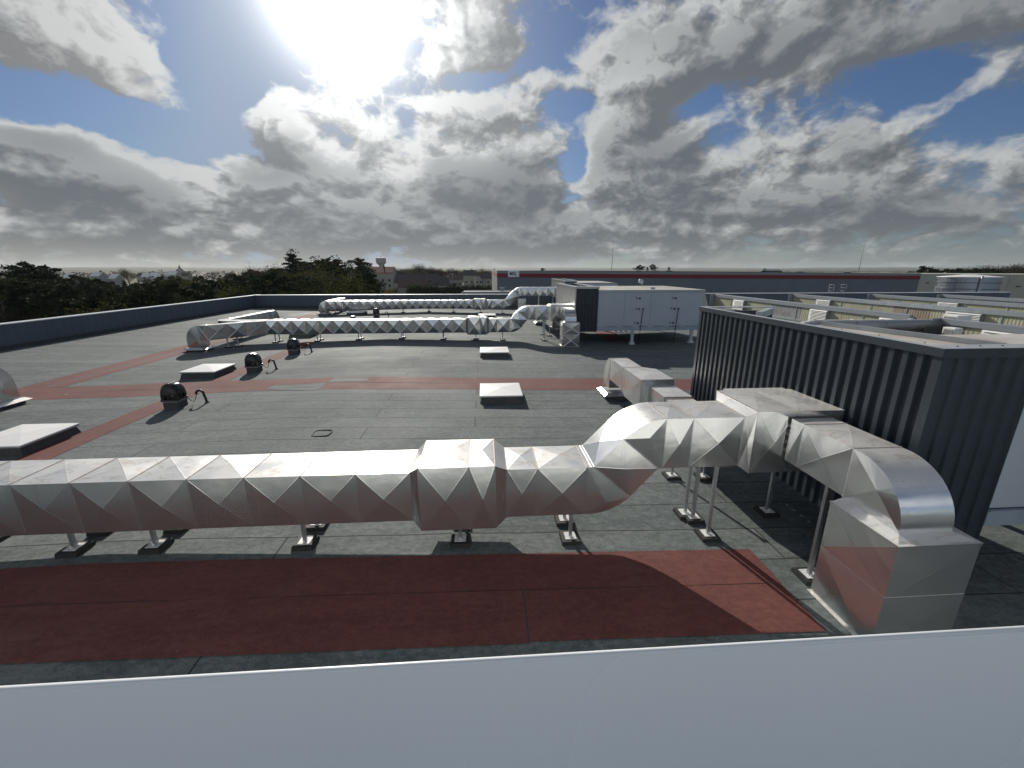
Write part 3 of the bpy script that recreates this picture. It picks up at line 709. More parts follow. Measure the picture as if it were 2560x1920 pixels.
near = duct_system(0.0, 'nearest galvanised duct with cross-broken panels, silencer box and curved drop beside the dark screen', STEEL, end='turn', ext_y=13.45,
    legs=[(-9.2, .5), (-7.4, .5), (-5.89, .5), (-4.79, .5), (-2.7, .5), (-.42, .40), (1.26, .5), (3.46, 1.21), (3.30, 1.21)][:8])
support(near, 3.38, 6.10, 1.21); support(near, 4.87, 6.12, 1.09); support(near, 4.40, 4.55, 1.32); support(near, 3.75, 7.45, 1.0); support(near, 4.4, 7.4, .52)
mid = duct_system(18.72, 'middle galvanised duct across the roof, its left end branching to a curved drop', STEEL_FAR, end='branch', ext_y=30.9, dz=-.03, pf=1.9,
    legs=[(-11.84, .5), (-9.52, .5), (-7.21, .5), (-4.79, .5), (-2.42, .5), (-.52, .40), (1.05, .5), (3.52, 1.21)])
support(mid, 4.1, 18.72 + 7.4, .5); support(mid, 3.75, 18.72 + 7.9, .9); support(mid, 4.40, 18.72 + 4.55, 1.29)
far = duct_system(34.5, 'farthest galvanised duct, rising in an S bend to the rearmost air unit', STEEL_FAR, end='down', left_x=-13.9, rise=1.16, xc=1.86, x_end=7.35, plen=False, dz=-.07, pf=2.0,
    legs=[(-12.6, .5), (-10.1, .5), (-7.62, .5), (-5.22, .5), (-2.92, .5), (-.35, .40), (1.75, .5), (5.2, 1.66), (6.9, 1.66)])
m = MB()
for k in range(3): sect(m, fy(40.65 + 1.3 * k, -14.75, -14.2, .45, 1.18), fy(41.95 + 1.3 * k, -14.75, -14.2, .45, 1.18), .02)
m.build('duct_section', [STEEL_FAR, SEAM], far, fix=False)
for q in ((-14.3, 41.5), (-14.3, 43.5), (-13.4, 41.2)): support(far, q[0], q[1], .45)
m = MB(); sect(m, fz(rz(3.4) + .15, 3.1, 3.85, 38.7, 39.4), fz(1.35, 3.1, 3.85, 38.7, 39.4), .03); capq(m, fz(1.36, 3.1, 3.85, 38.7, 39.4)); m.build('riser_box', [STEEL_FAR, SEAM], far, fix=False)

# ------------------------------------------------------------------ air handling units
def ribs(mb, a0, a1, fixed, axis, outward, z0, z1, pitch=.179, depth=.05):
    """trapezoidal sheet: facing in plane axis=fixed, ribs vertical"""
    def P(s, d, z): return (fixed + outward * d, s, z) if axis == 'x' else (s, fixed + outward * d, z)
    s = a0; pts = [(a0, 0)]
    while s < a1 - .01:
        for f, d in ((.50, 0), (.56, depth), (.94, depth), (1.0, 0)):
            q = s + pitch * f
            if q < a1: pts.append((q, d))
        s += pitch
    pts.append((a1, 0))
    for (p, d), (q, e) in zip(pts, pts[1:]):
        mb.face([P(p, d, z0), P(q, e, z0), P(q, e, z1), P(p, d, z1)])
    for (p, d), (q, e) in zip(pts, pts[1:]):
        for zz in (z0, z1): mb.face([P(p, 0, zz), P(q, 0, zz), P(q, e, zz), P(p, d, zz)])

def screen_box(yo, x0, x1, y0, y1, z0, z1, label, left_mat, left_ribbed=True, cap=ANTH):
    t = thing('louvre_screen', ((x0 + x1) / 2, (y0 + y1) / 2, 0), label, 'screen housing', 'dark screen housings at the ends of the air units')
    m = MB()
    if left_ribbed: ribs(m, y0 + .02, y1 - .02, x0, 'x', -1, z0, z1 - .09)
    else: m.box(x0 - .03, x0, y0 + .02, y1 - .02, z0, z1 - .09)
    m.box(x0 - .052, x0 + .02, y0 - .05, y0 + .055, z0, z1 - .09); m.box(x0 - .052, x0 + .02, y1 - .055, y1 + .05, z0, z1 - .09)
    m.build('side_cladding', left_mat, t)
    m = MB(); ribs(m, x0 + .06, x1 - .02, y0, 'y', -1, z0, z1 - .09, pitch=.20, depth=.035); m.build('front_cladding', ANTH, t)
    m = MB()
    m.box(x0 + .002, x0 + .08, y0 + .08, y1 - .08, z0, z1 - .095); m.box(x1 - .08, x1, y0 + .08, y1 - .08, z0, z1 - .095)
    m.box(x0 + .002, x1, y0 + .002, y0 + .08, z0, z1 - .095); m.box(x0 + .002, x1, y1 - .08, y1, z0, z1 - .095)
    m.build('wall_panel', ANTH, t)
    m = MB()
    wr = .26
    for (a, b, c, d) in ((x0 - .07, x0 + wr - .07, y0 - .06, y1 + .06), (x1 - wr + .1, x1 + .04, y0 + wr - .06, y1 + .06 - .12), ):
        m.box(a, b, c, d, z1 - .02, z1)
    m.box(x0 + wr - .07, x1 + .04, y0 - .06, y0 + wr - .06, z1 - .02, z1)
    m.box(x0 + wr - .07, x1 + .04, y1 - .06, y1 + .06, z1 - .02, z1 + .001)
    m.build('coping', COPING, t)
    m = MB()
    m.box(x0 - .072, x0 - .066, y0 - .066, y1 + .06, z1 - .11, z1 - .004); m.box(x0 - .07, x1 + .04, y0 - .068, y0 - .062, z1 - .11, z1 - .004)
    m.build('fascia', cap, t)
    m = MB(); m.box(x0 + .1, x1 - .1, y0 + .1, y1 - .1, z0 + .05, z1 - .17); m.build('roof_tray', ROOFP, t)
    for k in range(int((y1 - y0) / .6)):
        pass
    r = MB()
    for k in range(9):
        yy = y0 + .25 + (y1 - y0 - .5) * k / 8; r.tube([(x0 + .12, yy, z1), (x0 + .12, yy, z1 + .008)], .011, 8)
    for k in range(4): xx = x0 + .2 + .28 * k; r.tube([(xx, y0 + .1, z1), (xx, y0 + .1, z1 + .008)], .011, 8)
    r.build('rivet', RUB, t)
    for (lx, ly) in ((x0 + .1, y0 + .12), (x0 + .1, y1 - .3)):
        l = MB(); zb = rz(lx); l.box(lx - .07, lx + .07, ly - .05, ly + .05, zb + .02, z0); l.hexa([(lx - .15, ly - .1, zb), (lx + .15, ly - .1, zb), (lx + .15, ly + .1, zb), (lx - .15, ly + .1, zb), (lx - .07, ly - .06, zb + .16), (lx + .07, ly - .06, zb + .16), (lx + .07, ly + .06, zb + .16), (lx - .07, ly + .06, zb + .16)])
        l.build('leg', WHITE, t)
    return t

def ahu(x0, x1, y0, y1, zb, z1, label, wet=True, slope_end=True, cable=True):
    t = thing('air_handling_unit', ((x0 + x1) / 2, (y0 + y1) / 2, 0), label, 'air unit', 'white air handling units on the roof')
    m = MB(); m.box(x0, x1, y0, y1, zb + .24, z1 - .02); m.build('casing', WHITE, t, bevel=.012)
    # panels standing a little proud with thin joints
    n = 4; w = (x1 - x0) / n
    for k in range(n):
        m = MB(); m.box(x0 + k * w + .012, x0 + (k + 1) * w - .012, y0 - .018, y0 + .002, zb + .29, z1 - .12); m.build('side_panel', WHITE, t, bevel=.004)
    m = MB(); m.box(x0 - .02, x1 + .04, y0 - .05, y1 + .05, z1 - .018, z1 + .025); m.build('roof_sheet', ROOFP, t)
    m = MB(); m.box(x0 - .02, x1 + .04, y0 - .056, y0 - .051, z1 - .07, z1 + .02); m.build('roof_trim', SILV, t)
    m = MB(); m.box(x0, x1, y0 - .03, y0 + .10, zb, zb + .21); m.box(x0, x1, y1 - .10, y1 + .03, zb, zb + .21)
    m.box(x0, x1, y0 - .045, y0 + .0, zb + .205, zb + .225)
    for k in range(7): xx = x0 + .05 + (x1 - x0 - .2) * k / 6; m.box(xx, xx + .1, y0 + .1, y1 - .1, zb + .02, zb + .2)
    m.build('base_frame', surf('base_frame_blue_grey', (.36, .42, .50), (.30, .36, .43), .45, .5, .2, 3), t)
    for fxp in (.36, .70):
        xx = x0 + (x1 - x0) * fxp
        for zz in (z1 - .42, (z1 + zb) / 2 + .12, zb + .45):
            h = MB(); h.tube([(xx, y0 - .02, zz), (xx, y0 - .05, zz)], .035, 10); h.tube([(xx + .17, y0 - .02, zz - .02), (xx + .17, y0 - .06, zz - .02)], .05, 10); h.box(xx + .13, xx + .21, y0 - .07, y0 - .055, zz - .035, zz - .005)
            h.build('latch', BLACKM, t)
        if cable:
            cb = MB(); zt = (z1 + zb) / 2 + .12; cx = xx + .40
            cb.tube([(cx, y0 - .02, zt), (cx, y0 - .07, zt), (cx, y0 - .08, zt - .06), (cx - .02, y0 - .06, zt - .4), (cx - .05, y0 - .05, zb + .3), (cx - .08, y0 - .07, zb - .1), (cx - .1, y0 - .05, rz(cx) + .02)], .018, 8)
            cb.tube([(cx, y0 - .03, zt - .02), (cx, y0 - .09, zt - .02)], .045, 10); cb.build('conduit', HOSE, t)
    for lx in (x0 + (x1 - x0) * .35, x0 + (x1 - x0) * .93):
        for ly in (y0 + .1, y1 - .2):
            l = MB(); z0 = rz(lx); l.box(lx - .08, lx + .08, ly - .06, ly + .06, z0 + .02, zb + .02); l.hexa([(lx - .17, ly - .12, z0), (lx + .17, ly - .12, z0), (lx + .17, ly + .12, z0), (lx - .17, ly + .12, z0), (lx - .09, ly - .07, z0 + .18), (lx + .09, ly - .07, z0 + .18), (lx + .09, ly + .07, z0 + .18), (lx - .09, ly + .07, z0 + .18)])
            l.build('leg', WHITE, t)
    for k in range(3):
        l = MB(); xx = x0 + 2.7 + .35 * k; l.tube([(xx, y1 - .6, zb + .1), (xx, y1 - .6, rz(xx) + .2), (xx + .02, y1 - .6, rz(xx))], .06, 10); l.build('drain_pipe', WHITE, t)
    if slope_end:
        h = MB(); h.prism([(x1 + .03, z1 - .02), (x1 + .15, z1 - .04), (x1 + .75, z1 - 1.5), (x1 + .75, zb + .5), (x1 + .03, zb + .4)], 'y', y0 + .3, y0 + 2.4); h.build('intake_hood', STEEL_FAR, t)
    return t
t = thing('louvre_screen', (5.8, 7, 0), 'large anthracite ribbed screen with grey coping beside the nearest duct', 'screen housing', 'dark screen housings at the ends of the air units')
sx0, sx1, sy0, sy1, sz0, sz1 = 5.19, 6.42, 4.31, 9.68, .42, 3.145
m = MB(); ribs(m, sy0 + .06, sy1 - .06, sx0, 'x', -1, sz0, sz1 - .09)
m.box(sx0 - .052, sx0 + .0, sy0 - .05, sy0 + .055, sz0, sz1 - .09); m.box(sx0 - .052, sx0 + .0, sy1 - .055, sy1 + .05, sz0, sz1 - .09); m.build('side_cladding', ANTH, t)
m = MB(); ribs(m, sx0 + .06, sx1 - .02, sy0, 'y', -1, sz0, sz1 - .09, pitch=.20, depth=.03); m.build('front_cladding', ANTH, t)
m = MB(); m.box(sx0 + .002, sx0 + .10, sy0 + .10, sy1 - .10, sz0, sz1 - .095); m.box(sx0 + .002, sx1, sy0 + .002, sy0 + .10, sz0, sz1 - .095); m.box(sx0 + .002, 6.86, sy1 - .10, sy1, sz0, sz1 - .095); m.box(sx0 + .11, sx1, sy0 + .11, 6.95, sz0, sz1 - .17); m.build('wall_panel', ANTH, t)
m = MB(); m.box(sx0 - .07, sx0 + .03, sy0 + .17, sy1 - .12, sz1 - .02, sz1); m.box(sx0 - .07, sx1 + .04, sy0 - .06, sy0 + .17, sz1 - .02, sz1 + .001); m.box(sx0 - .07, 6.88, sy1 - .12, sy1 + .05, sz1 - .02, sz1 + .001)
m.hexa([(6.70, sy1 - .12, sz1 - .16), (6.88, sy1 - .12, sz1 - .16), (5.95, 8.60, sz1 - .16), (5.78, 8.60, sz1 - .16), (6.70, sy1 - .12, sz1 - .02), (6.88, sy1 - .12, sz1 - .02), (5.95, 8.60, sz1 - .02), (5.78, 8.60, sz1 - .02)]); m.build('coping', COPING, t)
m = MB(); m.box(sx0 - .076, sx0 - .071, sy0 - .066, sy1 + .05, sz1 - .10, sz1 - .004); m.box(sx0 - .07, sx1 + .04, sy0 - .068, sy0 - .062, sz1 - .11, sz1 - .004); m.build('fascia', ANTH, t)
m = MB(); m.box(sx0 + .175, sx1 + .03, sy0 + .175, 6.93, sz1 - .165, sz1 - .09); m.build('roof_tray', ROOFP, t)
m = MB(); m.hexa([(5.86, 6.90, sz1 - .085), (5.90, 6.92, sz1 - .085), (6.42, 4.66, sz1 - .085), (6.38, 4.64, sz1 - .085), (5.86, 6.90, sz1 - .02), (5.90, 6.92, sz1 - .02), (6.42, 4.66, sz1 - .02), (6.38, 4.64, sz1 - .02)]); m.build('roof_flashing', COPING, t)
r = MB()
for k in range(9): r.tube([(sx0 + .08, sy0 + .3 + .6 * k, sz1), (sx0 + .08, sy0 + .3 + .6 * k, sz1 + .008)], .010, 8)
for k in range(4): r.tube([(sx0 + .22 + .28 * k, sy0 + .06, sz1), (sx0 + .22 + .28 * k, sy0 + .06, sz1 + .009)], .010, 8)
r.build('rivet', RUB, t)
for (lx, ly) in ((5.25, 4.42), (5.25, 9.4)):
    l = MB(); zb = rz(lx); l.box(lx - .07, lx + .07, ly - .05, ly + .05, zb, sz0 + .01); l.build('leg', WHITE, t)
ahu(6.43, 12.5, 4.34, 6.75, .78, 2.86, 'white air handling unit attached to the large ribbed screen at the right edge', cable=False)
screen_box(0, 5.08, 6.36, 23.3, 29.3, .56, 3.07, 'dark ribbed screen with silvery left side beside the middle duct', SILV, left_ribbed=False, cap=SILV)
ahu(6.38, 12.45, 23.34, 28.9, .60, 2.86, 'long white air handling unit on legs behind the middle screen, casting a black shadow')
screen_box(0, 7.30, 8.42, 38.4, 45.6, 1.2, 3.03, 'small dark screen farthest back, above the rearmost duct', SILV, left_ribbed=False, cap=SILV)
t = thing('air_handling_unit', (10.5, 42, 0), 'farthest blue-grey air unit with slanted right end, partly behind the long white one', 'air unit', 'white air handling units on the roof')
m = MB(); m.prism([(8.45, 1.0), (13.0, 1.0), (12.6, 2.3), (12.1, 2.76), (8.45, 2.76)], 'y', 38.45, 44); m.build('casing', WHITE, t)
m = MB(); m.prism([(8.45, 2.765), (11.9, 2.765), (12.15, 2.74), (12.15, 2.79), (11.9, 2.82), (8.45, 2.82)], 'y', 38.4, 44.05); m.build('roof_sheet', ROOFP, t)
for lx in (9, 12):
    for ly in (38.8, 43.5):
        m = MB(); m.box(lx - .08, lx + .08, ly - .06, ly + .06, rz(lx), 1.0); m.build('leg', WHITE, t)
# floodlight on the middle unit
t = thing('floodlight', (10.2, 27, 2.88), 'small white floodlight on a short post above the long white unit', 'floodlight')
m = MB(); m.tube([(10.2, 27, 2.88), (10.2, 27, 3.18)], .025, 8); m.build('post', GALV, t)
m = MB(); m.tube([(9.95, 27, 3.28), (10.0, 27, 3.27), (10.22, 27, 3.22), (10.26, 27, 3.21)], [.05, .13, .12, .06], 12); m.build('lamp_housing', WHITE, t)
t = thing('junction_box', (8.85, 26, 2.885), 'small white box on the roof edge of the long white unit', 'junction box')
m = MB(); m.box(9.6, 9.85, 24, 24.2, 2.885, 2.98); m.build('box_body', WHITE, t, bevel=.01)
m = MB(); m.box(9.58, 9.87, 23.98, 24.22, 2.98, 2.995); m.build('box_lid', WHITE, t)

y_g = .985
t = thing('service_deck', (0, 1, 0), 'smooth white sheet-metal upstand and deck across the bottom of the picture', 'guard wall')
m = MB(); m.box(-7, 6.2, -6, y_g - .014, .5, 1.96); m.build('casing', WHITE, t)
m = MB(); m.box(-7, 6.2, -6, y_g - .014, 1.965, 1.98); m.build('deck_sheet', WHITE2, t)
zt = 2.885; y = .985
m = MB(); m.box(-7, 6.2, y - .012, y, rz(0) - .1, zt - .006); m.build('wall_panel', WHITE2, t)
m = MB(); m.tube([(-7, y - .007, zt - .009), (6.2, y - .007, zt - .009)], .009, 14); m.build('top_lip', WHITE2, t)

# ------------------------------------------------------------------ skylights
def skylight(x0, x1, y0, y1, label, h=.26):
    zb = rz((x0 + x1) / 2)
    t = thing('skylight', ((x0 + x1) / 2, (y0 + y1) / 2, zb), label, 'skylight', 'low white roof skylights')
    m = MB(); c = .05
    m.hexa([(x0 - .02, y0 - .02, zb - .06), (x1 + .02, y0 - .02, zb - .06), (x1 + .02, y1 + .02, zb - .06), (x0 - .02, y1 + .02, zb - .06), (x0 + c, y0 + c, zb + h - .05), (x1 - c, y0 + c, zb + h - .05), (x1 - c, y1 - c, zb + h - .05), (x0 + c, y1 - c, zb + h - .05)])
    m.build('curb', CURB, t)
    m = MB(); m.box(x0, x1, y0, y1, zb + h - .05, zb + h - .012); m.build('frame', COPING, t, bevel=.006)
    m = MB(); z = zb + h; e = .012; b = [(x0 - e, y0 - e, z - .012), (x1 + e, y0 - e, z - .012), (x1 + e, y1 + e, z - .012), (x0 - e, y1 + e, z - .012)]
    u = [(p[0] * .99 + (x0 + x1) / 2 * .01, p[1] * .99 + (y0 + y1) / 2 * .01, z + .008) for p in b]; cc = ((x0 + x1) / 2, (y0 + y1) / 2, z + .055)
    for k in range(4):
        m.face([b[k], b[(k + 1) % 4], u[(k + 1) % 4], u[k]]); m.face([u[k], u[(k + 1) % 4], cc])
    m.face(b[::-1]); m.build('lid', LID, t)
skylight(-.18, 1.13, 12.22, 13.68, 'white skylight with dark curb nearest the middle, on the grey side of the red band')
skylight(-.24, 1.12, 19.15, 20.55, 'white skylight just in front of the middle duct, behind the red band')
skylight(-11.5, -10.22, 15.98, 17.40, 'white skylight beside the middle black roof fan')
skylight(-11.55, -10.22, 9.12, 10.52, 'white skylight at the left edge beside the red strip')
skylight(-.5, .95, 35.4, 36.9, 'distant white skylight between middle and farthest duct, right of centre')
skylight(-11.8, -10.5, 25.75, 27.1, 'skylight half hidden under the left part of the middle duct')
skylight(-12.4, -10.9, 38.6, 40.1, 'far skylight beneath the farthest duct near its left drop')
skylight(1.2, 2.6, 30.6, 31.9, 'skylight mostly hidden behind the middle silencer box')

# ------------------------------------------------------------------ black roof fans, goosenecks, cables
def roof_fan(x, y, label):
    z = rz(x); w = .205
    t = thing('roof_fan', (x, y, z), label, 'roof fan', 'black domed roof fans in a row')
    m = MB(); m.box(x - w, x + w, y - w, y + w, z - .04, z + .21); m.build('curb', CURB, t)
    m = MB(); m.box(x - w - .02, x + w + .02, y - w - .02, y + w + .02, z + .21, z + .235); m.build('base_plate', CAP, t)
    m = MB(); a = w + .04
    m.hexa([(x - a, y - a, z + .235), (x + a, y - a, z + .235), (x + a, y + a, z + .235), (x - a, y + a, z + .235), (x - a * .97, y - a * .97, z + .29), (x + a * .97, y - a * .97, z + .29), (x + a * .97, y + a * .97, z + .29), (x - a * .97, y + a * .97, z + .29)])
    m.build('lower_housing', BLACKM, t, bevel=.015)
    m = MB()
    for sx in (-1, 1):
        for sy in (-1, 1): m.box(x + sx * (a - .07) - .045, x + sx * (a - .07) + .045, y + sy * (a - .07) - .045, y + sy * (a - .07) + .045, z + .29, z + .43)
    for s in (-1, 1):
        m.box(x - .035, x + .035, y + s * (a - .05) - .02, y + s * (a - .05) + .02, z + .29, z + .41); m.box(x + s * (a - .05) - .02, x + s * (a - .05) + .02, y - .035, y + .035, z + .29, z + .41)
    m.build('outlet_post', BLACKM, t)
    m = MB(); m.tube([(x, y, z + .29), (x, y, z + .44)], .07, 12); m.build('impeller', surf('pale_plastic', (.45, .45, .44), None, .5), t)
    m = MB(); n = 28; rings = []
    for i in range(9):
        f = i / 8; hh = z + .425 + .32 * math.sin(f * math.pi / 2); s = a * (1.02 * math.cos(f * math.pi / 2) ** .55 if f < 1 else 0.02)
        rr = []
        for k in range(n):
            th = 2 * math.pi * k / n; c_, s_ = math.cos(th), math.sin(th); p = 5 - 2.5 * f
            q = (abs(c_) ** p + abs(s_) ** p) ** (-1 / p); rr.append((x + s * q * c_, y + s * q * s_, hh))
        rings.append(rr)
    base = len(m.v)
    for rr in rings: m.v += rr
    for i in range(8):
        for k in range(n):
            m.f.append((base + i * n + k, base + i * n + (k + 1) % n, base + (i + 1) * n + (k + 1) % n, base + (i + 1) * n + k)); m.mi.append(0); m.sm.append(True)
    m.face(rings[-1]); m.face(rings[0][::-1]); m.build('dome', BLACKM, t)
    m = MB(); m.box(x - .025, x + .025, y - .16, y + .16, z + .725, z + .755); m.box(x + .13, x + .21, y - .05, y + .05, z + .56, z + .64); m.build('isolator_switch', BLACKM, t, bevel=.01)
def gooseneck(x, y, h, label, yaw=0):
    z = rz(x)
    t = thing('gooseneck_pipe', (x, y, z), label, 'pipe', 'curved black cable pipes beside the fans')
    m = MB(); pts = [(x, y, z - .01), (x - .02, y, z + h * .35), (x - .05, y, z + h * .7)] + [(x - .05 - .11 + .11 * math.cos(R(a)), y, z + h * .75 + .11 * math.sin(R(a))) for a in range(10, 200, 19)]
    m.tube(pts, .034, 12); m.build('bent_pipe', HOSE, t)
    m = MB(); m.tube([(x, y, z - .01), (x - .003, y, z + .05)], [.075, .042], 12); m.build('collar', CURB, t)
    return (x - .26, y, z + h * .72)
def cable(p, q, label):
    m = MB(); pts = []
    for i in range(21):
        f = i / 20; pts.append((p[0] + (q[0] - p[0]) * f, p[1] + (q[1] - p[1]) * f, p[2] + (q[2] - p[2]) * f - .17 * math.sin(f * math.pi) + .05 * math.sin(f * 2 * math.pi)))
    m.tube(pts, .009, 6); o = m.build('power_cable', HOSE); tag(o, label, 'cable', 'cables from the fans to their pipes')
for (fx_, fy_, w) in ((-9.22, 12.42, 'nearest'), (-9.22, 16.86, 'middle'), (-9.22, 20.5, 'third')):
    roof_fan(fx_, fy_, {'nearest': 'black domed roof fan nearest the camera, left of centre', 'middle': 'black domed roof fan next to the skylight, second of the row', 'third': 'black domed roof fan just in front of the middle duct'}[w])
    q = gooseneck(-8.52, fy_ + .3, .38, {'nearest': 'curved black pipe right of the nearest roof fan', 'middle': 'curved black pipe right of the fan by the skylight', 'third': 'curved black pipe right of the fan in front of the middle duct'}[w])
    cable((-8.93, fy_, rz(-9) + .30), q, 'thin black cable looping from the %s black roof fan to its pipe' % w)
roof_fan(-9.25, 36.7, 'small far black roof fan between the middle and farthest duct')
gooseneck(-8.3, 37.0, .38, 'far curved black pipe in front of the farthest duct')
t = thing('roof_vent', (-11.1, 36.2, rz(-11)), 'low round metal vent cap beyond the middle duct', 'vent')
m = MB(); m.tube([(-11.1, 36.2, rz(-11)), (-11.1, 36.2, rz(-11) + .12)], .2, 16); m.build('collar', CURB, t)
m = MB(); m.tube([(-11.1, 36.2, rz(-11) + .12), (-11.1, 36.2, rz(-11) + .15), (-11.1, 36.2, rz(-11) + .21)], [.3, .3, .1], 18); m.build('cap', SILV, t)
m = MB(); zz = rz(-4.1); ro = []
for k in range(16):
    th = 2 * math.pi * k / 16; q = (abs(math.cos(th)) ** 5 + abs(math.sin(th)) ** 5) ** -.2; ro.append((-4.05 + .21 * q * math.cos(th), 9.87 + .2 * q * math.sin(th)))
m.tube([(p_[0], p_[1], zz + .004) for p_ in ro + ro[:1]], .012, 6, cap=False); o = m.build('roof_patch', CURB); tag(o, 'small rounded square bitumen patch on the grey roof', 'roof patch')
for (x, y, s) in ((3.1, 6.9, .2), (2.85, 6.35, .0), (2.2, 5.85, .1), (3.1, 5.75, .15)): pass

# ------------------------------------------------------------------ saw-tooth roof lights on the right
def shed(X, y0, y1, zt, label, items, plate0=True, depth=1.5):
    zb = rz(X)
    t = thing('roof_monitor', (X, (y0 + y1) / 2, zb), label, 'roof monitor', 'long saw-tooth roof lights on the right')
    m = MB(); m.prism([(X + .03, zb), (X + depth, zb), (X + depth, zb + .3), (X + .03, zt - .03)], 'y', y0, y1); m.build('body', CAP, t)
    m = MB(); c0 = zt - .30
    m.prism([(X - .10, c0), (X + .02, c0), (X + .04, zt - .02), (X + depth + .1, zb + .33), (X + depth + .1, zb + .36), (X + .02, zt + .02), (X - .10, zt - .03)], 'y', y0 - .02, y1 + .02); m.build('cap_flashing', CAP, t)
    m = MB()
    n = int((y1 - y0) / 3.0)
    for k in range(n + 1):
        yy = y0 + .04 + (y1 - y0 - .08) * k / n; m.box(X - .04, X + .031, yy - .035, yy + .035, zb, c0)
    m.box(X - .03, X + .031, y0, y1, zb, zb + .10); m.build('frame', COPING, t)
    yy = y0 + .075
    for (kind, w) in items:
        if yy + w > y1: w = y1 - yy
        if w <= .1: break
        if kind == 'L':
            m = MB(); m.box(X - .24, X + .03, yy, yy + w, zb + .08, c0 - .02); o = m.build('louvre_box', FIBREG, t)
            s = MB(); nn = 9
            for k in range(nn):
                z = zb + .13 + (c0 - .14 - zb) * k / nn; s.hexa([(X - .31, yy + .02, z), (X - .242, yy + .02, z + .06), (X - .242, yy + w - .02, z + .06), (X - .31, yy + w - .02, z), (X - .31, yy + .02, z + .012), (X - .242, yy + .02, z + .072), (X - .242, yy + w - .02, z + .072), (X - .31, yy + w - .02, z + .012)])
            s.build('louvre_slats', LOUV, o)
        else:
            m = MB(); mat = {'Y': FIBRE, 'G': FIBREG, 'B': FIBREB}[kind]; nr = max(2, int(w / .19)); pts = []
            for k in range(nr * 4 + 1):
                f = k / (nr * 4); pts.append((yy + w * f, X - .003 - .012 * (.5 - .5 * math.cos(f * nr * 2 * math.pi))))
            for (a, b), (c, d) in zip(pts, pts[1:]): m.face([(b, a, zb + .1), (d, c, zb + .1), (d, c, c0), (b, a, c0)], 0, True)
            m.build('glazing_panel', mat, t, fix=False)
        yy += w + .02
    if plate0:
        for ye in (y1 + .05,):
            m = MB(); m.box(X - .55, X - .50, ye - .03, ye + .03, zb, zt); m.box(X - .50, X - .0, ye - .03, ye + .03, zt - .05, zt); m.box(X - .50, X + .03, ye - .012, ye + .012, zb, zt - .05); m.build('end_frame', CAP, t)
    return t
pat = [('Y', 2.0), ('G', 3.0), ('Y', 1.6), ('L', 1.7), ('Y', 3.6), ('Y', 3), ('G', 3.3), ('Y', 1.7), ('L', 1.7), ('Y', 5.3)]
shed(24.8, 22.85, 44.0, 1.44, 'nearest long roof monitor with yellowed panels and two louvre boxes', [('L', 1.6), ('Y', 3.0), ('Y', 1.0), ('L', 1.65), ('Y', 1.15), ('G', 1.75), ('G', 1.7), ('Y', 3.6), ('L', 1.7), ('Y', 4.5)])
shed(24.8, 2, 21.1, 1.44, 'front part of the nearest roof monitor, ending at the big round pipe', [('Y', 4), ('L', 1.6), ('G', 3), ('Y', 2.6), ('Y', 3.6), ('L', 2.0), ('Y', .9), ('G', 1.2)], depth=1.6)
shed(32.9, 6, 43.1, 1.46, 'second roof monitor from the left with a rusty brown panel', [('Y', 4), ('L', 1.7), ('G', 4), ('Y', 3.0), ('L', 1.7), ('Y', 1.4), ('Y', 3.5), ('L', 2.2), ('Y', 1.2), ('B', 2.8), ('Y', 1.3), ('Y', 4.8), ('L', 1.7), ('Y', 4.7)])
shed(42.0, 10, 43.3, 1.40, 'third roof monitor from the left with a long grey panel', [('Y', 5), ('L', 1.7), ('G', 4), ('G', 4), ('G', 3.5), ('Y', 1.0), ('Y', 5.2), ('L', 1.7), ('Y', 4.6), ('Y', 2)])
shed(50.0, 14, 43.2, 1.34, 'fourth roof monitor, low and mostly hidden by the third', [('Y', 4), ('L', 1.7), ('G', 5), ('Y', 4), ('L', 2), ('Y', 3), ('G', 8)])
# big round pipe with elbow
t = thing('round_duct', (21, 21.3, 0), 'thick weathered round metal pipe with bent end beside the nearest monitor', 'pipe')
m = MB(); m.tube([(16.75, 21.45, .10), (16.8, 21.45, .42), (16.98, 21.43, .70), (17.3, 21.4, .88), (17.8, 21.4, .95), (24.75, 21.3, .93)], .43, 22); m.build('pipe_run', PIPEM, t)
for xx in (18.2, 19.9, 21.6, 23.3):
    m = MB(); pts = [(xx, 21.37 + .44 * math.cos(R(a)), .945 + .44 * math.sin(R(a))) for a in range(0, 361, 15)]; m.tube(pts, .014, 6, cap=False); m.build('joint_band', CAP, t)
for xx in (20.6, 23.6):
    m = MB(); m.box(xx - .04, xx + .04, 20.85, 20.93, rz(xx), .95); m.box(xx - .04, xx + .04, 21.83, 21.9, rz(xx), .95); m.box(xx - .04, xx + .04, 20.93, 21.83, .40, .48); m.tube([(xx, 20.9, .44), (xx + .9, 20.9, rz(xx))], .035, 6); m.build('support_frame', surf('dark_steel_frame', (.05, .045, .04), None, .6), t)
def outdoor_unit(x, y, z, w, d, h, label):
    t = thing('condenser_unit', (x, y, z), label, 'air conditioner', 'white boxy condensers among the monitors')
    m = MB(); m.box(x - w / 2, x + w / 2, y - d / 2, y + d / 2, z + .06, z + h); m.build('casing', LOUV, t, bevel=.03)
    m = MB(); m.box(x - w / 2 - .012, x - w / 2 - .002, y - d / 2 + .08, y + d / 2 - .08, z + .14, z + h - .1); m.build('fan_grille', FIBREG, t)
    for s in (-1, 1): m = MB(); m.box(x - w / 2, x + w / 2, y + s * d * .3 - .04, y + s * d * .3 + .04, z, z + .06); m.build('foot', RUB, t)
outdoor_unit(24.1, 19.9, rz(24), .45, .6, 1.0, 'white condenser standing in front of the monitor near the round pipe')
outdoor_unit(27.2, 22.4, rz(27), .9, .8, 1.36, 'wide pale condenser behind the nearest monitor')
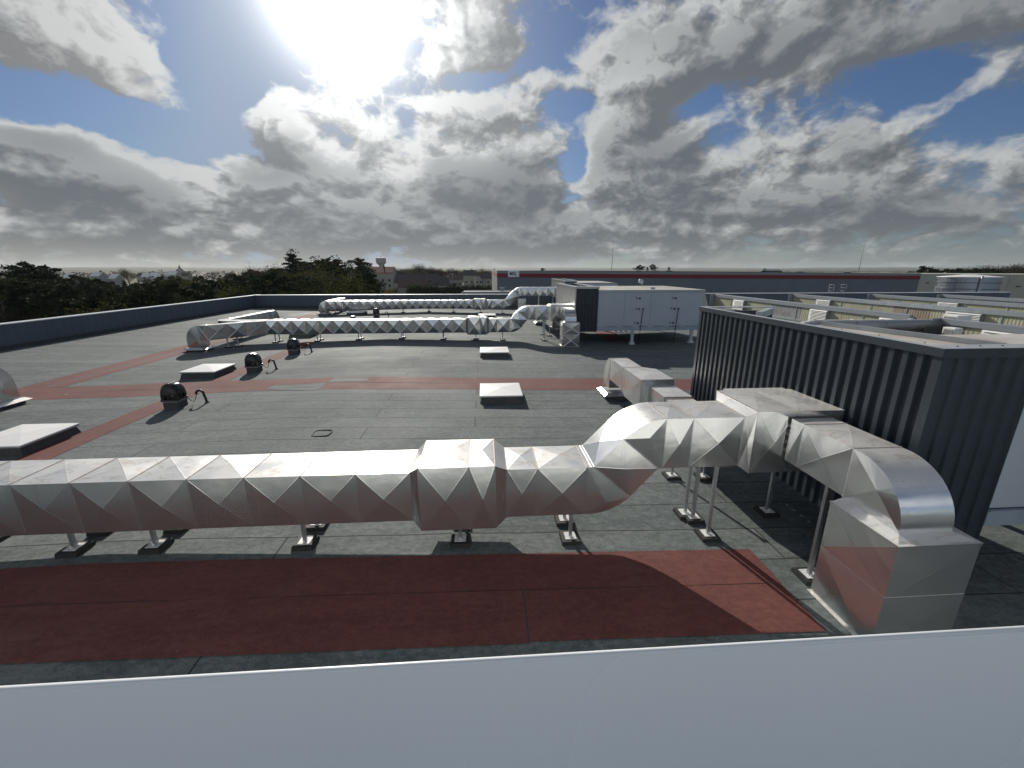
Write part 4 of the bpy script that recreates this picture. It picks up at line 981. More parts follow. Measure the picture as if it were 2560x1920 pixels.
t = thing('extract_hood', (26.6, 17.0, 0), 'big grey hooded roof extractor at the right edge', 'extract hood')
m = MB(); m.hexa([(25.9, 15.6, .1), (28.6, 15.6, .1), (28.6, 17.9, .1), (25.9, 17.9, .1), (26.3, 15.9, 1.9), (28.2, 15.9, 1.9), (28.2, 17.6, 1.9), (26.3, 17.6, 1.9)]); m.build('base', CAP, t)
m = MB(); m.hexa([(25.8, 15.3, 1.9), (28.8, 15.3, 1.9), (28.8, 18.1, 1.9), (25.8, 18.1, 1.9), (26.2, 15.7, 2.45), (28.4, 15.7, 2.45), (28.4, 17.7, 2.45), (26.2, 17.7, 2.45)]); m.build('cap', CAP, t)
RAILP = surf('grey_painted_rail', (.16, .18, .2), None, .6)
t = thing('access_ladder', (39.8, 45.9, 0), 'small grey ladder cage at the far roof edge below the tank', 'ladder')
m = MB()
for xx in (39.5, 40.1): m.tube([(xx, 46.4, .1), (xx, 46.4, 2.3)], .03, 6)
m.build('rail', RAILP, t)
m = MB()
for k in range(7): m.tube([(39.5, 46.4, .4 + .3 * k), (40.1, 46.4, .4 + .3 * k)], .018, 6)
for zz in (1.6, 1.95, 2.3): m.tube([(39.5, 46.4, zz), (39.5, 45.6, zz), (40.9, 45.6, zz), (40.9, 46.4, zz)], .022, 6)
for xx in (40.2, 40.85): m.tube([(xx, 45.6, 1.4), (xx, 45.6, 2.3)], .022, 6)
m.build('rung', RAILP, t)

# ------------------------------------------------------------------ neighbouring buildings
GZ = -9.0
def text_obj(s, size, loc, rot, mat, name, parent, ext=.01):
    cu = bpy.data.curves.new(name, 'FONT'); cu.body = s; cu.size = size; cu.extrude = ext; cu.align_x = 'CENTER'; cu.align_y = 'CENTER'; cu.offset = .02 * size
    tmp = bpy.data.objects.new('tmp', cu); C.objects.link(tmp); bpy.context.view_layer.update()
    me = bpy.data.meshes.new_from_object(tmp.evaluated_get(bpy.context.evaluated_depsgraph_get())); bpy.data.objects.remove(tmp)
    me.materials.clear(); me.materials.append(mat)
    o = bpy.data.objects.new(name, me); C.objects.link(o); o.parent = parent
    o0 = ORG[parent.name]; o.location = Vector(loc) - o0; o.rotation_euler = rot; ORG[o.name] = Vector(); return o
Yb = 90.0
t = thing('warehouse', (50, Yb, GZ), 'long dark slate warehouse with red band and white sign behind the roof', 'building')
def wall_quad(mb, x0, x1, ya, yb_, zb0, zt0, zt1, zb1=None): 
    zb1 = zb0 if zb1 is None else zb1
    mb.hexa([(x0, ya, zb0), (x1, ya, zb1), (x1, yb_, zb1), (x0, yb_, zb0), (x0, ya, zt0), (x1, ya, zt1), (x1, yb_, zt1), (x0, yb_, zt0)])
XL, XR = 2.84, 97.55
tl, tr = 3.78, 3.12
m = MB(); wall_quad(m, XL, XR, Yb, Yb + 60, GZ, tl - .04, tr - .04); m.build('wall', MSLW, t)
m = MB(); wall_quad(m, XL - .04, XR, Yb - .06, Yb - .002, tl - .62, tl, tr, tr - .55); m.build('grey_band', MSLG, t)
m = MB(); wall_quad(m, XL - .04, XR, Yb - .08, Yb - .003, tl - 1.42, tl - .625, tr - .555, tr - 1.32); m.build('red_band', MSLR, t)
m = MB(); m.box(XL - .045, XL - .003, Yb - .05, Yb + 59, GZ, tl - .05); m.build('side_wall', surf('pale_side_cladding', (.24, .25, .26), None, .6), t)
m = MB(); m.box(XL - .06, XL - .046, Yb, Yb + 59, tl - 1.42, tl - .62); m.build('side_red_band', surf('faded_red_band', (.30, .10, .09), None, .6), t)
m = MB(); m.box(XL - .04, XR, Yb - .055, Yb + 60, tl - .035, tl - .02); o = m.build('roof', MSLG, t)
m = MB(); m.box(5.08, 7.42, Yb - .17, Yb - .09, 2.42, 3.68); sg = m.build('sign_board', SIGNW, t)
text_obj('MSL', .92, (6.15, Yb - .19, 3.06), (R(90), 0, 0), SIGNT, 'lettering', sg)
text_obj("'", .7, (7.2, Yb - .19, 3.12), (R(90), 0, 0), SIGNT, 'lettering', sg)
for (x, w, h) in ((12.2, .5, .22), (1.9 + 38, .9, .25), (70, .8, .2), (81, .9, .2)):
    m = MB(); m.box(x, x + w, Yb + 1, Yb + 2, 3.6 - x * .007, 3.85 - x * .007 + h * .4); m.build('roof_vent', surf('dark_vent', (.06, .06, .06), None, .7), t)

t = thing('warehouse', (140, 91, GZ), 'pale beige warehouse behind the steel tank at the far right', 'building')
m = MB(); m.hexa([(97.6, 90.3, GZ), (195, 90.3, GZ), (195, 150, GZ), (97.6, 150, GZ), (97.6, 90.3, 3.0), (195, 90.3, 2.5), (195, 150, 2.5), (97.6, 150, 3.0)]); m.build('wall', BEIGE, t)
m = MB()
for k in range(14): m.box(103 + 5.6 * k, 103.06 + 5.6 * k, 90.26, 90.29, GZ, 2.5)
m.build('panel_joint', MSLG, t)
m = MB(); m.box(99.5, 100.2, 90.1, 90.25, 1.0, 1.15); m.box(122, 123, 90.1, 90.25, .1, .3); m.build('wall_lamp', surf('dark_vent', (.06, .06, .06)), t)
t = thing('water_tank', (78.5, 66, GZ), 'large round corrugated steel tank with pale lid', 'tank')
cx, cy, rr = 80.2, 66.0, 3.75
m = MB(); n = 48
for k in range(n):
    a, b = 2 * math.pi * k / n, 2 * math.pi * (k + 1) / n
    for j in range(4):
        z0, z1 = GZ + (2.75 - GZ) * j / 4, GZ + (2.75 - GZ) * (j + 1) / 4 - .03
        m.face([(cx + rr * math.cos(a), cy + rr * math.sin(a), z0), (cx + rr * math.cos(b), cy + rr * math.sin(b), z0), (cx + rr * math.cos(b), cy + rr * math.sin(b), z1 + .03), (cx + rr * math.cos(a), cy + rr * math.sin(a), z1 + .03)], 0, True)
m.build('shell', TANKM, t, fix=False)
m = MB(); m.tube([(cx, cy, 2.74), (cx, cy, 2.80), (cx, cy, 3.16)], [rr + .12, rr + .1, .8], 48, sm=False); m.build('lid', LOUV, t)
m = MB()
for zz in (1.9, .9): m.tube([(cx + (rr + .02) * math.cos(R(a)), cy + (rr + .02) * math.sin(R(a)), zz) for a in range(0, 361, 6)], .05, 6, cap=False)
m.build('hoop', surf('dark_steel_frame', (.05, .045, .04)), t)
m = MB(); m.tube([(cx - 2.0, cy - 3.55, GZ), (cx - 2.0, cy - 3.55, 2.95)], .16, 10); m.build('standpipe', GALV, t)
m = MB(); m.tube([(cx - 1.9, cy - 3.7, .0), (cx + 1.5, cy - 3.9, -.1)], .07, 8); m.build('side_pipe', GALV, t)

# lower flat building with railing just beyond the far parapet
t = thing('flat_roofed_building', (5, 62, GZ), 'low dark building with grey roof edge beyond the far parapet', 'building')
m = MB(); m.prism([(-3.6, GZ), (5.6, GZ), (5.6, .3), (5.0, .86), (-2.9, .86), (-3.6, .3)], 'y', 60, 64); m.build('wall', MSLW, t)
m = MB(); m.prism([(-3.75, .25), (-3.6, .25), (-2.9, .865), (5.0, .865), (5.6, .25), (5.75, .25), (5.1, .95), (-3.0, .95)], 'y', 59.9, 60.25); m.prism([(-3.0, .865), (5.0, .865), (5.0, .95), (-3.0, .95)], 'y', 63.7, 64.0); m.build('roof_edge', COPING, t)
m = MB(); m.box(-2.9, 5.0, 60.3, 63.6, .862, .875); m.build('roof_membrane', CURB, t)
t = thing('roof_railing', (4, 60.5, .95), 'thin pale safety railing on the low dark building', 'railing')
m = MB()
for zz in (1.22, 1.5): m.tube([(2.3, 60.4, zz), (5.6, 60.4, zz)], .03, 6)
m.build('rail', RAILP, t)
m = MB()
for xx in (2.3, 3.2, 4.6, 5.55): m.tube([(xx, 60.4, .95), (xx, 60.4, 1.53)], .03, 6)
m.build('post', RAILP, t)
t = thing('control_cabinet', (2.5, 61, .95), 'small pale cabinet on the low dark building by the railing', 'cabinet')
m = MB(); m.box(2.3, 2.9, 60.8, 61.3, .95, 1.45); m.build('cabinet_body', COPING, t, bevel=.02)
m = MB(); m.box(2.25, 2.95, 60.75, 61.35, 1.45, 1.50); m.build('cabinet_roof', COPING, t)

# ------------------------------------------------------------------ ground, hills
gm = bpy.data.materials.new('fields'); gm.use_nodes = True
N = NT(gm.node_tree); b = gm.node_tree.nodes['Principled BSDF']; P_ = N.new('ShaderNodeNewGeometry').outputs['Position']
vo = N.new('ShaderNodeTexVoronoi'); N.put(vo.inputs['Vector'], N.v('MULTIPLY', P_, (1, .6, 0))); vo.inputs['Scale'].default_value = .006
fc = N.xyz(vo.outputs['Color'])[0]
c = N.mix(fc, (.045, .060, .025), (.13, .11, .07)); c = N.mix(N.ramp(N.noise(P_, .02, 6, .65), .45, .6), c, (.03, .038, .02))
N.put(b.inputs['Base Color'], c); b.inputs['Roughness'].default_value = .9
m = MB(); S = 9000
m.face([(-S, -2000, GZ), (S, -2000, GZ), (S, S, GZ), (-S, S, GZ)]); tag(m.build('ground', gm, fix=False), kind='structure')
hm = surf('hill_woods', (.028, .036, .020), (.06, .065, .035), .95, nscale=.004, detail=8)
def ridge(dist, h0, amp, seed):
    m = MB(); prev = None
    for i in range(181):
        a = R(-62 + 128 * i / 180)
        hh = h0 + amp * (mnoise.noise((i * .07, seed, 0)) + .35 * mnoise.noise((i * .4, seed, 2)) + .12 * mnoise.noise((i * 1.7, seed, 5)))
        p = [(math.sin(a) * dist * k, math.cos(a) * dist * k, z) for k, z in ((.88, GZ - 1), (1.0, hh), (1.12, GZ - 1))]
        if prev:
            for j in range(2): m.face([prev[j], p[j], p[j + 1], prev[j + 1]], 0, True)
        prev = p
    return tag(m.build('hills', hm, fix=True, weld=.01), kind='structure')
ridge(2600, 1.0, 5.0, 3.1); ridge(5200, 15, 9, 8.7)

# ------------------------------------------------------------------ houses of the village
def house(x, y, w, d, hw, hr, wall, roof, label, yaw=0.0, gable='x', wins=3, chim=True, cat='house', grp=None, z=GZ, storeys=2):
    """gable='x': ridge runs along local x"""
    t = thing('village_house', (x, y, z), label, cat, grp); M = []
    def L(p): return (x + p[0], y + p[1], z + p[2])
    m = MB()
    if gable == 'x':
        m.prism([(-d / 2, 0), (d / 2, 0), (d / 2, hw), (0, hw + hr - .15), (-d / 2, hw)], 'x', -w / 2, w / 2)
    else:
        m.prism([(-w / 2, 0), (w / 2, 0), (w / 2, hw), (0, hw + hr - .15), (-w / 2, hw)], 'y', -d / 2, d / 2)
    m.v = [L(p) for p in m.v]; m.build('wall', wall, t)
    m = MB(); o = .4
    if gable == 'x': m.prism([(-d / 2 - o, hw - .25), (0, hw + hr), (d / 2 + o, hw - .25), (d / 2 + o, hw - .05), (0, hw + hr + .22), (-d / 2 - o, hw - .05)], 'x', -w / 2 - .3, w / 2 + .3)
    else: m.prism([(-w / 2 - o, hw - .25), (0, hw + hr), (w / 2 + o, hw - .25), (w / 2 + o, hw - .05), (0, hw + hr + .22), (-w / 2 - o, hw - .05)], 'y', -d / 2 - .3, d / 2 + .3)
    m.v = [L(p) for p in m.v]; rf = m.build('roof', roof, t)
    if chim:
        m = MB(); m.box(w * .22, w * .22 + .7, -.35, .35, hw + hr * .5, hw + hr + 1.0); m.v = [L(p) for p in m.v]; m.build('chimney', TILEB, rf)
    for s in range(storeys):
        zz = .9 + s * 2.8
        if zz + 1.3 > hw: break
        for k in range(wins):
            cx_ = -w / 2 + w * (k + .5) / wins
            if s == 0 and k == wins // 2:
                m = MB(); m.box(cx_ - .5, cx_ + .5, -d / 2 - .06, -d / 2 - .003, 0, 2.1); m.v = [L(p) for p in m.v]; m.build('door', TILEB, t); continue
            m = MB(); m.box(cx_ - .55, cx_ + .55, -d / 2 - .05, -d / 2 - .002, zz, zz + 1.25); m.v = [L(p) for p in m.v]; m.build('window', GLASSD, t)
    t.rotation_euler = (0, 0, yaw)
    return t
# large manor with red roof and central gable
t = house(-60, 244, 20.5, 12, 11.2, 2.9, RENDERW, TILER, 'large cream house with long red tiled roof and central gable below the water tower', wins=6, storeys=3, chim=True)
m = MB(); m.prism([(-62.6, -9), (-59.6, -9), (-59.6, 3.6), (-61.1, 5.4), (-62.6, 3.6)], 'y', 236.6, 238.2); m.build('gable_bay', RENDERW, t)
m = MB(); m.prism([(-62.9, 3.3), (-61.1, 5.5), (-59.3, 3.3), (-59.3, 3.55), (-61.1, 5.85), (-62.9, 3.55)], 'y', 236.3, 243); m.build('gable_roof', TILER, t)
house(-33.5, 219, 21, 9, 6.7, 3.8, RENDERG, TILED, 'long barn-like house with dark slate roof in the village', wins=0, storeys=1)
house(-32.5, 203, 13.5, 7, 5.2, 3.1, RENDERW, TILEB, 'low house with brownish red roof and pale gable behind the hedge', wins=0, storeys=1)
house(-20.5, 208, 7, 7, 5.9, 3.1, RENDERG, TILED, 'small dark-roofed house between the long barn and the white houses', gable='x', wins=0, storeys=1)
house(-17.2, 262, 8.5, 8, 7.0, 3.2, RENDERW, TILEB, 'cream house with brown roof and pale gable, left of the steep-roofed one', wins=3)
house(-21.6, 258, 4.2, 7, 6.6, 2.8, RENDERW, TILED, 'narrow cream gabled wing beside the brown-roofed house', gable='y', wins=2, chim=False)
house(-10.2, 302, 7.6, 7, 9.0, 3.2, RENDERW, TILED, 'white two-storey house with steep dark roof in the village', gable='x', wins=2)
house(1.0, 304, 8.5, 8, 7.0, 3.3, RENDERW, TILED, 'cream gabled house with dark roof next to the slate warehouse', gable='x', wins=2)
house(-3.4, 300, 4.6, 6, 6.0, 3.0, RENDERW, TILED, 'small white gable-fronted house left of the warehouse corner', gable='y', wins=2, chim=False)
house(-235.5, 262, 4, 6, 8.3, 2.4, RENDERG, LID, 'far pale-roofed house at left, first above the pines', gable='x', wins=2, chim=False)
house(-225.5, 266, 5, 6, 6.6, 4.2, LOUV, TILED, 'far white house with steep gable above the left pines', gable='y', wins=2, chim=False)
house(-220.5, 262, 4.6, 6, 9.3, 2.0, RENDERG, LID, 'far house with bright sunlit roof above the left pines', gable='x', wins=2)
house(-216.3, 268, 3.6, 7, 7.6, 2.4, RENDERG, LID, 'far low house with glinting roof, right of the brightest one', gable='x', wins=2, chim=False)
far_h = [(-313, 424, 6, 3.4), (-303, 420, 7, 3), (-291, 424, 8, 3), (-297, 415, 5, 2), (-265, 470, 5.5, 3), (-250, 520, 6, 3), (-205, 480, 5, 3), (-330, 500, 6, 3), (-180, 420, 5, 2.6), (-360, 480, 6, 3)]
for k, (x, y, hw, hr) in enumerate(far_h):
    house(x, y, 9, 7, hw, hr, RENDERW if k % 2 else RENDERG, LID if k < 4 else TILED, ['tiny far house with glinting roof among the trees at left', 'tiny far house with dark roof among the trees at left'][k >= 4], gable='x', wins=3, grp=['tiny glinting far roofs at left', 'tiny dark far roofs at left'][k >= 4], storeys=1, chim=False)
house(156.5, 225, 9, 6, 11, 1.6, RENDERG, TILED, 'dark roof just showing above the long warehouse', gable='x', wins=3, storeys=1, chim=False)

# church
t = thing('church', (-935, 1400, GZ), 'far small church with pointed spire on the left horizon', 'church')
m = MB(); m.box(-947, -924, 1396, 1412, GZ, -1.5); m.box(-939, -932, 1392, 1400, GZ, 4); m.build('nave_wall', RENDERG, t)
m = MB(); m.prism([(-949, -1.6), (-922, -1.6), (-927, 4.2), (-944, 4.2)], 'y', 1395, 1413); m.build('roof', TILED, t)
m = MB(); m.tube([(-935.5, 1396, 4), (-935.5, 1396, 18)], [4.6, .1], 8, sm=False); m.build('spire', TILED, t)
# water tower
t = thing('water_tower', (-120.5, 520, GZ), 'grey mushroom-shaped concrete water tower above the red-roofed house', 'water tower')
CONCW = surf('pale_concrete', (.40, .40, .41), (.34, .34, .35), .8, nscale=.3)
m = MB(); m.tube([(-120.5, 520, GZ), (-120.5, 520, 4.5), (-120.5, 520, 8.6)], [3.7, 2.9, 2.7], 24); m.build('shaft', CONCW, t)
m = MB(); m.tube([(-120.5, 520, 8.5), (-120.5, 520, 11.3)], [2.8, 5.9], 12, sm=False); m.tube([(-120.5, 520, 11.3), (-120.5, 520, 16.5)], 5.9, 12, sm=False); m.build('bowl', CONCW, t)
m = MB(); m.tube([(-120.5, 520, 16.5), (-120.5, 520, 17.9)], [6.1, 1.4], 12, sm=False); m.tube([(-120.5, 520, 17.8), (-120.5, 520, 18.5)], .5, 8); m.build('roof', CONCW, t)
# lamp posts and radio masts
def lamp(x, y, h, label):
    t = thing('street_lamp', (x, y, GZ), label, 'street lamp')
    m = MB(); m.tube([(x, y, GZ), (x, y, GZ + h)], [.13, .08], 8); m.build('pole', GALV, t)
    m = MB(); m.box(x - 1.1, x + 1.1, y - .15, y + .15, GZ + h, GZ + h + .18); m.build('lamp_head', COPING, t)
lamp(-15.6, 215, 10.7, 'tall lamp post with wide head behind the hedge, nearer the cream houses'); lamp(-3.8, 198, 9.2, 'pale lamp post in front of the hedge beside the slate warehouse')
def mast(x, y, h, r_, label):
    t = thing('radio_mast', (x, y, GZ), label, 'radio mast')
    m = MB(); m.tube([(x, y, GZ), (x, y, GZ + h)], [r_, r_ * .5], 6); m.build('mast_tube', RAILP, t)
    m = MB(); m.box(x - .9, x + .9, y - .1, y + .1, GZ + h * .93, GZ + h * .935); m.build('antenna_bracket', RAILP, t)
mast(238, 790, 66, .55, 'thin radio mast on the skyline above the long white air unit')
mast(735, 800, 62, .6, 'thin radio mast on the skyline towards the right end of the warehouse')

# parked cars in the yard beyond the parapet
def car(x, y, yaw, col, label):
    t = thing('parked_car', (x, y, GZ), label, 'car', 'cars parked by the hedge'); pm = surf('car_paint_' + label.split()[0], col, None, .25, coat=.6)
    m = MB(); m.prism([(-2.1, .35), (2.1, .35), (2.15, .75), (1.5, .92), (-1.9, .95), (-2.15, .8)], 'y', -.85, .85); m.v = [(x + a, y + b_, GZ + c_) for a, b_, c_ in m.v]; m.build('body', pm, t, bevel=.06)
    m = MB(); m.prism([(-1.6, .93), (1.1, .93), (.5, 1.42), (-1.1, 1.42)], 'y', -.72, .72); m.v = [(x + a, y + b_, GZ + c_) for a, b_, c_ in m.v]; m.build('cabin_glass', GLASSD, t)
    for wx in (-1.3, 1.3):
        for wy in (-.8, .8): m = MB(); m.tube([(x + wx, y + wy - .1, GZ + .33), (x + wx, y + wy + .1, GZ + .33)], .33, 14); m.build('wheel', RUB, t)
    t.rotation_euler = (0, 0, yaw)
car(-51.5, 218.5, .1, (.6, .62, .64), 'silver parked car just above the far parapet by the yellow bush'); car(-40, 219, .05, (.5, .5, .5), 'grey parked car right of the yellow bush, in front of the hedge'); car(-36.5, 219.5, .0, (.7, .7, .7), 'white parked car at the left end of the hedge')

# ------------------------------------------------------------------ trees
def leaf_cards(m, c, n, rad, size, flat=1.0, seed=None, up=0.0):
    for _ in range(n):
        while True:
            p = Vector((rnd.uniform(-1, 1), rnd.uniform(-1, 1), rnd.uniform(-1, 1)))
            if .25 < p.length < 1: break
        q = c + Vector((p.x * rad, p.y * rad, p.z * rad * flat))
        s = size * rnd.uniform(.6, 1.3)
        u = Vector((rnd.gauss(0, 1), rnd.gauss(0, 1), rnd.gauss(0, .7) + up)).normalized(); w = u.cross(Vector((rnd.gauss(0, 1), rnd.gauss(0, 1), rnd.gauss(0, 1)))).normalized()
        m.v += [tuple(q - u * s - w * s * .35), tuple(q + u * s * .1 - w * s * .5), tuple(q + u * s), tuple(q + w * s * .45)]
        k = len(m.v); m.f.append((k - 4, k - 3, k - 2, k - 1)); m.mi.append(0); m.sm.append(False)
def proto(kind, H, W, seed):
    """returns thing at origin: trunk (with limbs) and crown"""
    global rnd
    rnd = random.Random(seed)
    names = {'pine': 'pine_tree', 'cedar': 'cedar_tree', 'bud': 'budding_tree', 'bare': 'bare_tree', 'cone': 'conifer_tree'}
    t = thing(names[kind], (0, 0, 0), 'x', 'tree')
    tr = MB(); cr = MB(); lean = Vector((rnd.uniform(-.04, .04), rnd.uniform(-.04, .04), 1)) * H
    tr.tube([Vector((0, 0, -.2)), lean * .5, lean * .93], [H * .024, H * .015, H * .004], 7)
    lm = {'pine': L_PINE, 'cedar': L_CEDAR, 'bud': L_BUD, 'bare': L_BARE, 'cone': L_CEDAR}[kind]
    if kind in ('pine', 'cedar', 'cone'):
        nl = {'pine': 30, 'cedar': 46, 'cone': 50}[kind]
        for i in range(nl):
            f = (i + .5) / nl; base = lean * ((.28 if kind == 'pine' else .16) + (.70 if kind == 'pine' else .80) * f); a = i * 2.4 + rnd.uniform(-.5, .5)
            if kind == 'pine': L = W * (.35 + .65 * math.sin(math.pi * min(1, .25 + .8 * f))) * rnd.uniform(.6, 1.15)
            elif kind == 'cedar': L = W * (1.08 - f) * rnd.uniform(.75, 1.1) + .3
            else: L = W * (1.02 - f) * rnd.uniform(.85, 1.1) + .2
            rise = {'pine': .35, 'cedar': .08, 'cone': -.12}[kind]
            end = base + Vector((math.cos(a) * L, math.sin(a) * L, L * rise * rnd.uniform(.4, 1.3)))
            tr.tube([base, base.lerp(end, .5) + Vector((0, 0, .1 * L)), end], [H * .006, H * .004, .02], 5)
            if kind == 'pine':
                for k in range(3): leaf_cards(cr, base.lerp(end, rnd.uniform(.5, 1.05)) + Vector((0, 0, .15)), 42, L * .34 + .22, .21, .55, up=.3)
            else:
                for k in range(3): leaf_cards(cr, base.lerp(end, .3 + .32 * k), 34, L * .20 + .25, .20, .35 if kind == 'cedar' else .5)
        leaf_cards(cr, lean * .97, 60, W * .2, .2, 1.2)
    else:
        def grow(p, d, L, r, lev):
            q = p + d * L; mid = p.lerp(q, .5) + Vector((rnd.uniform(-1, 1), rnd.uniform(-1, 1), rnd.uniform(-1, 1))) * L * .06
            tr_ = tr if lev < 2 else cr
            tr_.tube([p, mid, q], [r, r * .8, r * .55], 4 if lev > 1 else 6, cap=False)
            if lev == (4 if kind == 'bare' else 3):
                if kind == 'bud': leaf_cards(cr, q, 26, L * .8 + .25, .15, .8)
                else: leaf_cards(cr, q, 9, L * .8 + .2, .10, .8, up=.8)
                return
            for k in range(4 if lev else 7):
                az_ = rnd.uniform(0, 6.28); sp = rnd.uniform(.35, .85) if lev else rnd.uniform(.3, .75)
                side = Vector((math.cos(az_), math.sin(az_), 0)); nd = (d * math.cos(sp) + side * math.sin(sp) + Vector((0, 0, .12))).normalized()
                grow(p.lerp(q, rnd.uniform(.45, 1.0)), nd, L * rnd.uniform(.58, .8), r * .5, lev + 1)
        grow(Vector((0, 0, 0)), Vector((0, 0, 1)), H * .42, H * .018, 0)
    tr.build('trunk', BARK, t, fix=False); cr.build('crown', lm, t, fix=False)
    return t
protos = {'pine': [proto('pine', 12, 3.6, 11), proto('pine', 12, 3.1, 12), proto('pine', 12, 4.0, 13)], 'cone': [proto('cone', 12, 2.7, 21)], 'cedar': [proto('cedar', 12, 4.2, 31)],
          'bud': [proto('bud', 12, 4, 41), proto('bud', 12, 4, 42)], 'bare': [proto('bare', 12, 4, 51), proto('bare', 12, 4, 52)]}
used = set(); rnd = random.Random(5)
def tree(kind, x, y, ztop, label, group=None, wide=1.0, z=GZ):
    p = rnd.choice(protos[kind]); s = (ztop - z) / 12.0
    if p.name not in used:
        used.add(p.name); p.location = (x, y, z); p.rotation_euler = (0, 0, rnd.uniform(0, 6.28)); p.scale = (s * wide, s * wide, s); p['label'] = label
        if group: p['group'] = group
        return p
    return copy_tree(p, (x, y, z), label, group, rotz=rnd.uniform(0, 6.28), scale=(s * wide, s * wide, s))
def place(px, top, D, kind, label, group=None, wide=1.0):
    """azimuth from photo column px, elevation of the tree top, distance D ahead"""
    a = R(3.765) + math.atan((px - 1280) / 1079.0); rr_ = D / math.cos(a - R(3.765))
    return tree(kind, rr_ * math.sin(a), rr_ * math.cos(a), 4 + (673 - top) * D / 1079.0, label, group, wide)
# individual trees one can tell apart
place(66, 661, 80, 'pine', 'dark pine standing highest above the wood at the far left', wide=1.2)
place(112, 668, 84, 'pine', 'dark pine just right of the tallest one at the far left', wide=1.3)
place(100, 706, 62, 'bud', 'yellow-green budding tree in front of the left pines', wide=1.4)
place(40, 690, 70, 'bud', 'olive budding tree at the left edge between the pines', wide=1.2)
place(128, 742, 50, 'bud', 'low yellowish budding tree close behind the left parapet', wide=1.3)
place(395, 690, 78, 'bud', 'green budding tree among the dark pines, left of centre', wide=1.3)
place(450, 700, 74, 'bud', 'pale green budding tree just left of the tall dark pines', wide=1.2)
place(315, 666, 300, 'bud', 'lone round far tree on the horizon left of the church', wide=1.0)
place(727, 631, 118, 'cedar', 'tall cedar with layered branches, the highest tree on the skyline', wide=1.25)
place(672, 654, 130, 'bare', 'bare rounded tree left of the cedar', wide=1.2)
place(772, 646, 132, 'bare', 'bare twiggy tree just right of the cedar', wide=1.3)
place(800, 647, 125, 'cedar', 'broad flat-topped cedar right of the tall one', wide=1.7)
place(845, 645, 128, 'cedar', 'dark cedar in the middle of the tall group', wide=1.4)
place(818, 650, 140, 'pine', 'slim pine between two cedars', wide=.9)
place(900, 650, 150, 'pine', 'dark tree at the right end of the tall group, left of the water tower', wide=1.3)
place(862, 688, 112, 'bud', 'brownish green budding tree below the cedars', wide=1.2)
place(1050, 654, 320, 'bare', 'wide bare willow-like tree right of the water tower', wide=.9)
place(1076, 660, 325, 'bare', 'bare tree overlapping the right side of the wide willow-like one', wide=.9)
place(1235, 672, 320, 'cone', 'small dark tree on the skyline at the warehouse corner')
place(1598, 665, 220, 'pine', 'small round dark tree on the skyline above the warehouse', wide=1.0)
place(1620, 668, 222, 'cone', 'thin conifer right of the small round tree above the warehouse')
place(1633, 663, 225, 'pine', 'loose dark pine, tallest of the small skyline trees above the warehouse', wide=.7)
place(1672, 668, 230, 'cone', 'tiny lone conifer on the skyline above the warehouse')
place(1357, 671, 350, 'pine', 'tiny bush-like tree above the warehouse sign end', wide=1.2)
place(1912, 671, 225, 'cone', 'dark cone-shaped tree beside the dark roof above the warehouse', wide=1.2)
place(2302, 667, 150, 'cone', 'pointed dark conifer at the left end of the right-hand trees')
place(2326, 668, 150, 'cone', 'dark conifer above the corner of the beige warehouse', wide=1.1)
place(2310, 668, 156, 'pine', 'dark spreading pine above the warehouse and beige building joint', wide=1.3)
place(2424, 660, 165, 'bare', 'bare tree rising behind the steel tank')
for k, px in enumerate((2345, 2372, 2392, 2410, 2440, 2458, 2476, 2490)):
    place(px, 675 - k % 3, 150 + 4 * (k % 2), 'pine', 'dark bushy tree in the row behind the beige building', 'dark trees behind the beige building', wide=1.3)
for k in range(11):
    place(2455 + 14 * k, 661 - 5 * (k % 2) - k * .5, 158 + 5 * (k % 3), 'bare', 'bare brown tree in the row at the far right', 'bare trees at the far right', wide=1.0)
for k in range(9): place(1965 + 44 * k + rnd.uniform(-10, 10), 676, 480, 'bare', 'faint far bare tree peeping over the warehouse', 'faint trees over the warehouse', wide=1.6)
prof = [(-60, 688), (0, 684), (50, 680), (90, 676), (140, 692), (200, 690), (260, 699), (330, 697), (430, 692), (470, 684), (505, 694), (530, 686), (560, 684), (600, 682), (640, 674), (680, 668), (720, 662), (760, 654), (840, 652), (880, 654), (925, 672)]
def ptop(px):
    for (a, ya), (b_, yb_) in zip(prof, prof[1:]):
        if a <= px <= b_: return ya + (yb_ - ya) * (px - a) / (b_ - a)
    return 684
n_w = 0
kinds = ['pine'] * 8 + ['cone'] * 2 + ['bud'] * 2 + ['bare']
lab = {'pine': 'dark pine in the dense wood beyond the left parapet', 'cone': 'narrow dark conifer in the wood beyond the left parapet', 'bud': 'budding leafy tree in the wood beyond the left parapet', 'bare': 'bare tree in the wood beyond the left parapet'}
